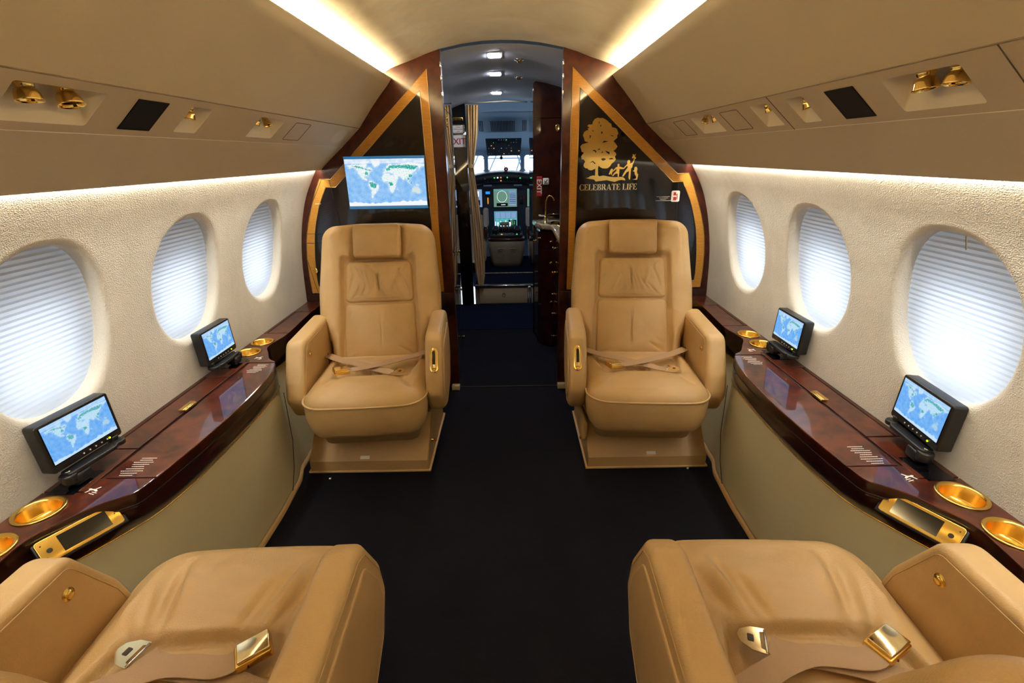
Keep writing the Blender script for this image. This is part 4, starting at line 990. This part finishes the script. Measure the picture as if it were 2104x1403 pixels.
for i, (x, y) in enumerate(((.100, 3.24), (.104, 3.78))):
    e = empty('ceiling_air_vent', (x, y, zc(y) - .004), label='gold ceiling air outlet to the right of the %s aisle light' % ('nearest', 'middle')[i], cat='air vent', group='gold air outlets in the aisle ceiling')
    b = MB(Matrix.Rotation(math.pi, 4, 'X')); b.lathe([(.030, -.002), (.032, .001), (.024, .004), (.018, .003), (.016, .0)], 24); b.build('flange', CHROME, e)
    b = MB(Matrix.Translation((0, 0, -.001)) @ Matrix.Rotation(math.pi, 4, 'X')); b.lathe([(.016, 0), (.015, .010), (.009, .016), (.004, .018), (0, .018)], 20); b.build('nozzle', GOLD, e)
# left: tall glossy closet along the aisle
cl = empty('tall_closet', (0, 0, 0), label='tall black lacquer closet with mirror gloss left of the aisle', cat='closet')
def quadbox(m, a, b, t, z0, z1, side=1, **k):
    a = Vector(a); b = Vector(b); d = (b - a).normalized(); n = Vector((-d.y, d.x)) * side * t
    m.prism([a, b, b + n, a + n], z0, z1, smooth=False, **k)
MIRR = mat('mirror_black_lacquer', (20, 12, 14), .06, coat=1, coat_rough=.01, spec=.9)
m = MB(); quadbox(m, (-.322, 2.888), (-.362, 3.68), .30, .0, 1.93, 1); m.build('carcass', MIRR, cl) if False else None
segs = [(.02, .345), (.350, .715), (.720, .872), (.877, 1.665), (1.670, 1.925)]
m = MB(); quadbox(m, (-.345, 2.892), (-.382, 3.675), .55, 0, 1.93, 1); m.build('carcass', WOODD, cl)
for z0, z1 in segs:
    m = MB(); quadbox(m, (-.322, 2.892), (-.362, 3.68), .022, z0, z1, 1); d = m.build('door', MIRR, cl)
    if z1 < 1.0:
        kz = (z0 + z1) / 2 + .02; b = MB(Matrix.Translation((-.337, 3.27, kz)) @ Matrix.Rotation(R(90), 4, 'Y')); b.lathe([(.008, 0), (.004, .004), (.004, .012), (.009, .016), (.007, .022), (0, .024)], 14); b.box(-.006, .030, -.003, .003, .004, .008); b.build('handle', GOLD, d)
b = MB(); 
for j, (yy, zz) in enumerate(((3.08, 1.665), (3.13, 1.66), (3.10, 1.63), (3.14, 1.62), (3.11, 1.59), (3.15, 1.58))): b.box(-.336, -.330, yy, yy + .018, zz, zz + .016, .002)
b.build('switch_cluster', GOLD, cl)
# black bulkhead at the entry with signs
m = MB(); m.box(-1.2, -.357, 4.70, 4.78, 0, 1.90, .004); m.k = 0
w = m.build('wall_entry', BLACKL, kind='structure'); w['label'] = 'black entry bulkhead carrying the exit signs beside the curtain'
m = MB(); m.box(-.72, -.70, 3.68, 4.70, 0, 1.9); m.build('wall_entry_side', WOODD, kind='structure')
m = MB(); m.box(.52, 1.1, 4.70, 4.78, 0, 1.9); m.build('wall_entry_right', WOODD, kind='structure')
def sign(name, x0, x1, z0, z1, label, frame, face, txt, size, col, y=4.70, rot=0, group=None):
    e = empty(name, ((x0 + x1) / 2, y, (z0 + z1) / 2), label=label, cat='sign', group=group); hw, hh = (x1 - x0) / 2, (z1 - z0) / 2
    b = MB(Matrix.Rotation(R(90), 4, 'X')); b.prism(rpoly([(-hw, -hh), (hw, -hh), (hw, hh), (-hw, hh)], .006), 0, .006, .002); b.build('frame', frame, e)
    b = MB(); b.box(-hw + .008, hw - .008, -.0075, -.005, -hh + .008, hh - .008); b.build('face', face, e)
    if txt:
        M = Matrix.Translation((0, -.0085, 0)) @ Matrix.Rotation(R(90), 4, 'X') @ Matrix.Rotation(rot, 4, 'Z') @ Matrix.Translation((0, -size * .36, 0)); text_mesh('letters', txt, size, M, col, e, bold=.0006)
    return e
sign('exit_sign', -.510, -.362, 1.485, 1.597, 'white framed EXIT sign with red letters on the black entry bulkhead', STONE, WHITE, 'EXIT', .072, REDP)
s2 = sign('notice_sign', -.500, -.368, 1.603, 1.675, 'white notice plate above the EXIT sign', STONE, WHITE, None, .01, REDP)
for i, wd in enumerate((.018, .040, .014)):
    b = MB(); b.box(.01 - wd, .01 + wd, -.009, -.007, .016 - i * .016, .019 - i * .016); b.build('red_line', REDP, s2)
s3 = sign('gold_plaque', -.47, -.378, 1.705, 1.737, 'small gold plaque above the notice plate', GOLDS, SEAMD, None, .01, GOLDS)
b = MB()
for i in range(5): b.box(-.03 + i * .013, -.023 + i * .013, -.009, -.007, -.006, .006)
b.build('embossed_text', GOLDS, s3)
# curtain at the cockpit door
m = MB(); rows = []
key = [(1.83, -.345, -.235, .014, 0), (1.6, -.348, -.252, .014, 0), (1.40, -.350, -.285, .010, 0), (1.33, -.350, -.300, .005, 0), (1.25, -.348, -.292, .010, 0), (1.0, -.345, -.262, .014, 0), (.75, -.340, -.240, .016, 0), (.45, -.330, -.228, .016, 0), (.33, -.322, -.232, .014, 0), (.215, -.305, -.252, .010, 0)]
for i in range(49):
    z = 1.83 - (1.83 - .215) * i / 48
    for a, b in zip(key, key[1:]):
        if b[0] <= z <= a[0] + 1e-6: t = (a[0] - z) / (a[0] - b[0]); l, r_, am = (a[k] + (b[k] - a[k]) * t for k in (1, 2, 3)); break
    rows.append([(l + (r_ - l) * j / 40, 4.665 + am * math.sin(j / 40 * math.pi * 9 + .6 * math.sin(z * 3)) + .006 * math.sin(z * 9 + j * .3), z) for j in range(41)])
m.loft(rows, close=False)
cu = m.build('curtain', CURT, recalc=False); tag(cu, 'ochre pleated curtain tied back beside the cockpit doorway', 'curtain')
b = MB(); b.loft([[(x, 4.665 + math.sin(t) * .022, z) for x, t in [(-.326 + .030 * math.cos(2 * math.pi * j / 20), 2 * math.pi * j / 20) for j in range(20)]] for z in (1.315, 1.345)], True); b.build('tieback', CURT, cu)
b = MB(); b.tube([(-.36, 4.665, 1.842), (.0, 4.665, 1.856), (.19, 4.665, 1.846)], .005, 8); b.build('curtain_rail', BINM, cu)
# step up to the cockpit
st = empty('cockpit_step', (0, 0, 0), label='carpeted cockpit step with tan front panel and bright metal sill', cat='step')
m = MB(); m.box(-.345, .215, 4.755, 5.30, 0, .190); m.build('riser', TAUPE, st)
m = MB(); m.box(-.30, .185, 4.742, 4.757, .008, .168, .003); p = m.build('front_panel', mat('step_panel_suede', (190, 172, 138), .7), st)
b = MB(Matrix.Translation((-.055, 4.742, .10)) @ Matrix.Rotation(R(90), 4, 'X')); b.lathe([(.018, 0), (.019, .002), (.013, .004), (.012, .001), (0, .001)], 24, Matrix.Scale(1.25, 4, (0, 1, 0))); b.build('latch_ring', TAUPE, p)
m = MB(); m.box(-.345, .27, 4.735, 4.80, .172, .200, .004); m.build('metal_sill', CHROME, st)
m = MB(); m.box(-.345, .40, 4.80, 5.26, .185, .200, .003); m.build('step_carpet', CARPB, st)
m = MB(); m.box(-.345, .40, 5.26, 5.275, .185, .207, .003); m.build('nosing', STONE, st)
m = MB(); m.box(-.9, .9, 5.27, 6.2, .05, .205); m.build('floor_cockpit', CARPB, kind='structure')
for x0, x1 in ((.188, .196), (.206, .212)): 
    b = MB(); b.box(x0, x1, 4.744, 4.757, .008, .172, .001); b.build('trim_strip', CHROME, st)

# galley, right of the aisle
ga = empty('galley_cabinet', (0, 0, 0), label='dark mahogany galley drawers with gold pulls right of the aisle', cat='cabinet')
FP = [(.345, 2.90), (.345, 3.54), (.262, 3.60), (.235, 3.66), (.222, 3.78), (.212, 3.86), (.62, 3.86), (.62, 2.90)]
m = MB(); m.prism([(x + .012 if x < .5 else x, y) for x, y in FP], .0, .90, smooth=False); gc_ = m.build('carcass', WOODD, ga)
c_ = MB(); c_.prism(ell(.43, 3.62, .10, .12, 40, 3), .80, 1.0, smooth=False); boolean(gc_, c_.build('cutter', STONE))
def front(a, b, z0, z1, kn, knz=None, nm='drawer'):
    m = MB(); quadbox(m, a, b, .014, z0, z1, -1 if False else 1); d = m.build(nm, BLACKL if False else WOODD, ga)
    a, b = Vector(a), Vector(b); dd = (b - a).normalized(); n = Vector((dd.y, -dd.x)); c = a.lerp(b, kn)
    Mt = Matrix(((dd.x, 0, n.x, c.x), (dd.y, 0, n.y, c.y), (0, 1, 0, knz or (z0 + z1) / 2), (0, 0, 0, 1)))
    k = MB(Mt); k.lathe([(.008, 0), (.008, .003), (.003, .004), (.003, .012), (.007, .015), (.006, .020), (0, .021)], 14); k.box(-.0035, .0035, -.034, .002, .010, .014, .001)
    k.build('handle', GOLD, d)
zs = [(.02, .235), (.24, .375), (.38, .535), (.54, .70), (.705, .885)]
# the angled front and the long straight front
for z0, z1 in zs: front((.345, 3.53), (.345, 2.90), z0, z1, .12)
for z0, z1 in [(.03, .46), (.465, .76), (.765, .885)]: front((.262, 3.600), (.343, 3.538), z0, z1, .85 if z1 < .7 else .8, z1 - .09 if z1 < .8 else None, 'door')
front((.236, 3.655), (.260, 3.604), .03, .885, .5, .84, 'door')
front((.212, 3.86), (.234, 3.66), .03, .885, .5, .80, 'door')
ct = empty('galley_worktop', (0, 0, 0), label='cream granite galley worktop with sunken gold sink', cat='worktop')
m = MB(); top = [(.325, 2.89), (.325, 3.53), (.245, 3.60), (.215, 3.70), (.200, 3.86), (.62, 3.86), (.62, 2.89)]
m.prism(top, .905, .945, .008); sl = m.build('slab', STONE, ct)
c_ = MB(); c_.prism(ell(.43, 3.62, .095, .115, 40, 3), .88, 1.0, smooth=False); boolean(sl, c_.build('cutter', STONE))
b = MB(Matrix.Translation((.43, 3.62, .945))); 
b.loft([[Vector((x, y, z)) for x, y in ell(0, 0, .095 + d, .115 + d, 40, 3)] for d, z in ((.010, .0), (.008, .004), (0, .003), (-.003, -.01), (-.012, -.06), (-.03, -.066))], True, False, True); b.build('sink', GOLD, ct)
# faucet
fa = empty('faucet', (.288, 3.66, .945), label='gold gooseneck faucet with white lever on the galley worktop', cat='faucet')
b = MB(); b.lathe([(.016, 0), (.016, .004), (.011, .006), (.011, .045), (.008, .05), (0, .052)], 18); b.build('base', GOLD, fa)
b = MB(); b.tube([(0, 0, .045), (0, 0, .12), (.001, -.002, .155), (.010, -.004, .182), (.026, -.006, .196), (.044, -.008, .190), (.057, -.010, .172), (.062, -.01, .160)], [.0042] * 6 + [.005, .006], 10); b.build('spout', GOLD, fa)
b = MB(); b.box(-.048, -.006, -.004, .004, .046, .056, .003); b.box(-.052, -.034, -.006, .006, .052, .060, .003); b.build('white_lever', WHITE, fa)
b = MB(); b.tube([(.004, 0, .050), (.022, 0, .058), (.036, 0, .066)], .0045, 8); b.build('black_lever', BLACKP, fa)
# tower at the back of the galley
to = empty('galley_tower', (0, 0, 0), label='tall red mahogany galley cabinet standing behind the worktop', cat='cabinet')
def tz(y, x): return zc(y) - .42 * abs(x) ** 2.2 - .004
yT = 3.865
m = MB(Matrix(((1, 0, 0, 0), (0, 0, 1, 0), (0, 1, 0, 0), (0, 0, 0, 1)))); m.prism(rpoly([(.205, 0.0), (.62, 0), (.62, 1.80), (.44, 1.895), (.30, 1.915), (.205, 1.905)], [0, 0, 0, .05, .05, .03], 6), yT + .012, 4.70, smooth=False); m.build('carcass', MIRR, to)
MX = Matrix(((1, 0, 0, 0), (0, 0, -1, yT + .012), (0, 1, 0, 0), (0, 0, 0, 1)))
m = MB(MX); m.prism(rpoly([(.207, 1.668), (.60, 1.668), (.60, 1.80), (.44, 1.893), (.30, 1.913), (.207, 1.903)], [.003, 0, 0, .05, .05, .03], 6), 0, .012, .002, smooth=False); m.build('upper_door', WOODD, to)
m = MB(MX); m.prism([(.207, .95), (.60, .95), (.60, 1.662), (.207, 1.662)], 0, .012, .002, smooth=False); d = m.build('lower_door', WOODD, to)
b = MB(Matrix.Translation((.385, yT, 1.60)) @ Matrix.Rotation(R(90), 4, 'X')); b.lathe([(.016, 0), (.018, .002), (.013, .004), (.012, .002), (0, .002)], 24, Matrix.Scale(1.5, 4, (0, 1, 0))); b.build('latch', GOLD, d)
for x, z in ((.208, 1.85), (.50, 1.89)): b = MB(); b.box(x - .003, x + .003, yT - .003, yT + .01, z - .012, z + .012, .001); b.build('hinge', CHROME, to)
b = MB(Matrix.Translation((.37, yT, .985))); b.tube([(-.03, -.006, 0), (.04, -.006, 0)], .003, 8); b.build('towel_rail', GOLD, to)
sign('exit_sign', .232, .274, 1.118, 1.265, 'small red vertical EXIT sign on the galley cabinet', REDP, REDP, 'EXIT', .052, WHITE, y=yT, rot=R(-90))
e = sign('pictogram_sign', .279, .325, 1.205, 1.252, 'small white pictogram sign beside the red EXIT sign', WHITE, WHITE, None, .01, BLACKP, y=yT)
b = MB(ME(-.0075)); b.prism([(-.014, -.014), (.014, -.014), (.014, -.010), (-.014, -.010)], 0, .001, smooth=False); b.prism([(-.012, .004), (-.008, -.006), (.004, -.006), (.012, .012), (.008, .014), (.0, -.001), (-.006, -.001), (-.009, .005)], 0, .001, smooth=False); b.build('pictogram', BLACKP, e)

# ================================================================ COCKPIT
m = MB(); m.smooth = True
def cprof(w, z, zl): return [(w, zl), (w, .9), (w * .96, 1.35), (w * .80, 1.62), (w * .5, z - .05), (w * .22, z - .006), (0, z), (-w * .22, z - .006), (-w * .5, z - .05), (-w * .8, 1.62), (-w * .96, 1.35), (-w, .9), (-w, zl)]
m.loft([[(x, y, z) for x, z in cprof(w, zz, .0)] for y, w, zz in ((4.78, 1.10, 1.888), (5.2, 1.02, 1.875), (5.6, .95, 1.83), (5.85, .92, 1.80))], close=False)
m.loft([[(x, y, z) for x in (1.2, .6, 0, -.6, -1.2)] for y, z in ((5.5, 1.825), (5.70, 1.775), (5.86, 1.66), (6.0, 1.655), (6.25, 1.42))], close=False)
m.build('ceiling_cockpit', GREYB, kind='structure', recalc=False)
m = MB()
m.box(-1.3, 1.3, 6.22, 6.26, 0, 1.17)
m.box(-1.3, 1.3, 6.20, 6.26, 1.415, 1.60)
w = m.build('wall_windshield', GREYB, kind='structure')
for i, x in enumerate((-.262, .178, -.80, .72)):
    p = MB(); p.smooth = False; hw = .024; p.loft([[(x - hw - .03 * (1 if x < 0 else 0) * 0, 6.22, z) , (x + hw, 6.22, z), (x + hw, 6.27, z), (x - hw, 6.27, z)] for z in (1.15, 1.45)], True, True, True); p.build('window_post', GREYB, w)
for x0, x1 in ((-.238, .154), (-.776, -.286), (.202, .70)):
    for sx in (-1, 1):
        for sz in (-1, 1):
            xx = x0 if sx < 0 else x1; zz = 1.235 if sz < 0 else 1.416; rr = .035
            f = MB(ME(6.235)); pts = [(xx, zz)] + [(xx - sx * rr * (1 - math.cos(a * math.pi / 2 / 6)) , zz - sz * rr * (1 - math.sin(a * math.pi / 2 / 6))) for a in range(7)]
            f.prism(pts, 0, .01, smooth=False); f.build('corner_fillet', GREYB, w)
m = MB(); m.smooth = False
for sx in (-1, 1): m.box(sx * 1.08, sx * 1.12, 5.3, 6.26, 0, 1.05); m.box(sx * .98, sx * 1.02, 5.3, 6.26, 1.45, 1.9)
m.build('wall_cockpit_sides', GREYB, kind='structure')
# outside: pale hangar with roof trusses
hg = empty('hangar_truss', (0, 0, 0), kind='structure', label='faint steel roof trusses of the hangar seen through the windshield', cat=None)
STEEL = mat('pale_steel', (70, 90, 110), .6)
for pts in ([(-.8, 10, 1.0), (-.2, 10, 2.2)], [(-.45, 10, 1.0), (.15, 10, 2.2)], [(.1, 10, 1.0), (.5, 10, 2.2)], [(-.5, 10, 1.36), (.3, 10, 1.36)], [(.3, 10, 1.0), (.0, 10, 1.9)], [(-1.6, 10, .9), (-1.0, 10, 2.2)], [(.8, 10, .9), (1.2, 10, 2.2)]):
    b = MB(); b.tube(pts, .012, 5); b.build('beam', STEEL, hg)
# ceiling vents
cv = empty('ceiling_grille', (-.045, 5.72, 1.70), label='slotted air grille on the pale cockpit ceiling above the overhead panel', cat='air grille')
def grille(cx, n, w, nm='slot'):
    for i in range(n):
        for j in (0, 1):
            b = MB(Matrix.Translation((cx + (i - (n - 1) / 2) * w, -.005 + .022 * (1 - j) * 0 - j * 0, 0))); 
            y0, z0 = (-.045, .060) if j == 0 else (-.018, .032); y1, z1 = (-.022, .038) if j == 0 else (.075, -.030)
            b.loft([[(-.0042, y, z - .007), (.0042, y, z - .007), (.0042, y, z + .004), (-.0042, y, z + .004)] for y, z in ((y0, z0), (y1, z1))], True, True, True, smooth=False); b.build(nm, DARKG, cv)
grille(0, 16, .0165); grille(-.235, 3, .0165); grille(.235, 3, .0165)
b = MB(); b.loft([[(-.15, y, z), (.15, y, z)] for y, z in ((-.075, .072), (-.07, .07))], close=False); b.tube([(-.15, -.06, .062), (.15, -.06, .062)], .003, 6); b.build('grille_frame', GREYB, cv)
# overhead panel
ov = empty('overhead_panel', (-.040, 5.93, 1.50), label='cockpit overhead panel with rows of small switches and lights', cat='panel')
MO = Matrix.Rotation(R(78), 4, 'X')
m = MB(MO); m.prism(rpoly([(-.190, -.085), (.188, -.085), (.205, .10), (-.208, .10)], .008), -.03, 0, .003); m.build('plate', PANELG, ov)
LO = emitter('amber_light', (230, 150, 80), .5); LG = emitter('green_light', (80, 220, 140), .45); LW_ = emitter('white_light', (220, 240, 255), .9)
rnd = random.Random(5)
for r_ in range(6):
    for c in range(13):
        if rnd.random() < .25: continue
        x = -.17 + c * .0285; y = -.07 + r_ * .030; b = MB(MO); b.box(x - .006, x + .006, y - .004, y + .004, 0, .005 + .008 * rnd.random(), .001)
        q = rnd.random(); b.build('switch', LO if q < .10 else LG if q > .975 else (DARKG if q < .7 else CHROME), ov)
for i in range(5): b = MB(MO); b.box(-.115 + i * .035, -.092 + i * .035, .045, .062, 0, .02, .003); b.build('rotary_knob', REDD if False else DARKG, ov)
b = MB(Matrix.Translation((-.03, -.05, -.115))); b.lathe([(.008, .03), (.008, .02), (.016, .015), (.018, .0), (.012, -.012), (0, -.014)], 14); cp = b.build('compass', DARKG, ov)
# glareshield, instrument panel
ip = empty('instrument_panel', (-.045, 5.9, 0), label='cockpit instrument panel with glareshield, lit displays and small lights', cat='panel')
m = MB(); pts = []
N_ = 20
for i in range(N_ + 1):
    x = -.62 + 1.24 * i / N_; pts.append((x, 1.250 - .30 * x * x))
m.loft([[(x, y, z + dz) for x, z in pts] for y, dz in ((.30, -.03), (.24, .0), (.0, -.012), (-.03, -.022), (-.03, -.11), (.02, -.13), (.14, -.13))], close=False); m.build('glareshield', DARKG, ip)
m = MB(); m.box(-.62, .62, .06, .10, .45, 1.13, .004); m.build('panel_face', PANELG, ip)
for i in range(26):
    x = -.22 + (i % 13) * .037; z = 1.178 - (i // 13) * .034 - .25 * x * x; b = MB(); b.box(x - .008, x + .008, -.037, -.030, z - .007, z + .007, .001); q = rnd.random(); b.build('switch', LG if i in (3, 7, 11) else LO if i in (5, 18) else LW_ if i == 4 else (DARKG if q < .7 else TAUPE), ip)
for x in (-.19, .16): b = MB(); b.box(x - .048, x + .048, -.045, -.02, 1.084, 1.100, .003); b.build('data_plate', GREYB, ip)
def lcd(cx, cz_, w, h, kind_):
    f = MB(); f.box(cx - w / 2 - .012, cx + w / 2 + .012, .050, .062, cz_ - h / 2 - .012, cz_ + h / 2 + .012, .004); dsp = f.build('display_bezel', DARKG, ip)
    bg = {'nav': DN, 'pfd': DP, 'eng': DE}[kind_]
    f = MB(); f.box(cx - w / 2, cx + w / 2, .0485, .0500, cz_ - h / 2, cz_ + h / 2); f.build('screen', bg, dsp)
    def bar(a, b, c, d, mt): f = MB(); f.box(cx + a * w, cx + b * w, .0470, .0484, cz_ + c * h, cz_ + d * h); return f.build('screen_mark', mt, dsp)
    if kind_ == 'nav':
        f = MB(); f.tube([(cx - .14 * w + .21 * w * math.cos(t * math.pi / 16), .047, cz_ + .08 * h + .31 * h * math.sin(t * math.pi / 16)) for t in range(32)], .0016, 4, closed=True); f.build('compass_ring', LW_, dsp)
        bar(.17, .46, -.42, .38, DP); bar(-.38, .10, -.46, -.28, DARKG); bar(-.18, .0, -.39, -.36, LW_)
        for i in range(7): bar(.18, .45, -.32 + i * .1, -.27 + i * .1, DARKG)
        bar(-.46, .48, .40, .46, DE)
    if kind_ == 'pfd': bar(-.3, .3, -.4, -.1, DARKG); bar(-.2, .2, .1, .4, LW_)
    if kind_ == 'eng':
        for i in range(4): bar(-.44 + i * .23, -.25 + i * .23, .08, .42, DP)
        for i in range(12): a = -.46 + .075 * i; bar(a, a + .03, -.40 + .03 * (i % 3), -.15 + .04 * ((i * 7) % 4), LG if i % 3 else LW_)
        for i in range(5): bar(-.42 + i * .2, -.30 + i * .2, -.02, .02, LG)
        bar(.12, .46, -.46, -.05, DARKG)
DN = emitter('nav_display', (112, 150, 130), .40); DP = emitter('blue_grey_display', (130, 160, 200), .45); DE = emitter('cyan_display', (96, 160, 190), .42)
lcd(.01, .945, .275, .205, 'nav'); lcd(.01, .70, .275, .185, 'eng'); lcd(-.325, .945, .12, .20, 'pfd'); lcd(.365, .945, .19, .20, 'nav'); lcd(.365, .70, .19, .18, 'eng')
b = MB(); b.box(-.225, -.165, .048, .060, .965, 1.030, .002); q = b.build('standby_instrument', DARKG, ip)
b = MB(); b.box(-.220, -.170, .0455, .0478, .992, 1.020); b.build('blue_screen', emitter('standby_blue', (40, 110, 230), .9), q)
b = MB(); b.box(-.202, -.190, .046, .060, .88, .950, .002); b.build('yellow_tab', emitter('amber_tab', (220, 150, 40), .5), ip)
b = MB(); b.box(.178, .215, .02, .060, .88, .955, .004); b.build('gear_lever_box', DARKG, ip); b = MB(); b.box(.222, .234, .046, .060, .885, .965, .002); b.build('red_tab', REDP, ip)
# dashboard ornament
fl_ = empty('dashboard_flower', (-.02, 5.99, 1.235), label='small red flower ornament on the cockpit glareshield', cat='ornament')
b = MB(); b.tube([(0, 0, 0), (-.004, 0, .03)], .003, 6); b.tube([(-.002, 0, .02), (-.02, 0, .062)], .004, 6); b.build('stem', DARKG, fl_)
for i in range(6): b = MB(); a = i * 1.05; b.lathe([(0, -.012), (.010, -.006), (.012, .002), (.006, .012), (0, .014)], 8, Matrix.Translation((.016 * math.cos(a), .008 * math.sin(a * 2), .028 + .014 * math.sin(a)))); b.build('petal', REDP, fl_)
# centre pedestal
pd = empty('centre_pedestal', (-.025, 5.55, 0), label='cockpit centre pedestal with throttle levers and two round holders', cat='pedestal')
m = MB(); ring = lambda w, y0, z: [(-w, y0, z), (-w * .8, y0 - .03, z), (w * .8, y0 - .03, z), (w, y0, z), (w, .34, z), (-w, .34, z)]
m.loft([ring(.165, .02, .205), ring(.175, .0, .27), ring(.200, -.03, .40), ring(.205, -.04, .50), ring(.200, -.03, .515)], True, True, True); m.build('housing', TAUPE, pd)
m = MB(); m.loft([ring(.205, -.04, .515), ring(.208, -.045, .53), ring(.205, -.04, .545)], True, True, True); m.build('rim', WOODB, pd)
m = MB(); m.box(-.185, .185, -.01, .33, .545, .575, .01); m.box(-.13, .13, .20, .33, .57, .64, .02); m.build('deck', DARKG, pd)
for sx in (-1, 1):
    b = MB(Matrix.Translation((sx * .068, -.075, .38)) @ Matrix.Rotation(R(90), 4, 'X')); b.tube([(.030 * math.cos(t * math.pi / 12), .034 * math.sin(t * math.pi / 12), 0) for t in range(24)], .0025, 6, closed=True); b.box(-.032, .032, .045, .054, -.004, .006, .002); b.build('cup_ring', STONE, pd)
    b = MB(Matrix.Translation((sx * .125, .06, .60)) @ Matrix.Rotation(R(20), 4, 'X')); b.box(-.038, .038, -.05, .05, -.04, .06, .022); b.build('control_grip', DARKG, pd)
for i in range(4): b = MB(); x = -.045 + i * .024; b.tube([(x, .10, .575), (x, .06, .68)], .0035, 6); b.build('lever', REDP if i in (1, 2) else CHROME, pd)
b = MB(); b.box(-.075, .035, .035, .065, .672, .71, .012); b.build('throttle_grip', TAUPE, pd)
for i in range(5): b = MB(); x = -.10 + i * .035; b.lathe([(.006, 0), (.005, .03), (.009, .034), (.008, .045), (0, .047)], 10, Matrix.Translation((x, .22, .64))); b.build('knob', LW_, pd)
for i in range(8): b = MB(); x = -.15 + i * .043; b.box(x, x + .02, .0, .02, .575, .583); b.build('key', LO if i == 2 else LG if i == 6 else TAUPE, pd)
# pilot seats
for sx, xx, lb in ((-1, -.325, 'left'), (1, .30, 'right')):
    ps = empty('pilot_seat', (xx, 5.40, .2), label='%s taupe pilot seat partly seen beside the pedestal' % lb, cat='seat', group='pilot seats')
    b = MB(Matrix.Rotation(R(-4), 4, 'X')); b.prism(rpoly([(-.17, .10), (.17, .10), (.20, .40), (.16, .62), (-.16, .62), (-.20, .40)], .05), -.05, .05, .03, M=Matrix(((1, 0, 0, -.10 if sx < 0 else .10), (0, 0, 1, -.05), (0, 1, 0, 0), (0, 0, 0, 1)))); b.build('backrest', TAUPE, ps)
    b = MB(); b.box(-.25 if sx < 0 else .0, .0 if sx < 0 else .25, .0, .35, .18, .28, .04); b.build('cushion', TAUPE, ps)
    b = MB(); b.box(-sx * .100 + (-.022), -sx * .100 + .024, -.14, .16, .35, .42, .02) if False else b.box(-sx * .085 - .026, -sx * .085 + .026, -.12, .02, .50, .69, .018); b.build('armrest', mat('pale_taupe', (168, 152, 138), .5), ps)
    b = MB(); b.box(-sx * .075 - .022, -sx * .075 + .022, -.10, .0, .36, .49, .012); b.build('armrest_bracket', WOODB, ps)
    b = MB(); b.box(-.24 if sx < 0 else .02, -.02 if sx < 0 else .24, .02, .30, .005, .18, .02); b.build('pedestal', DARKG, ps)
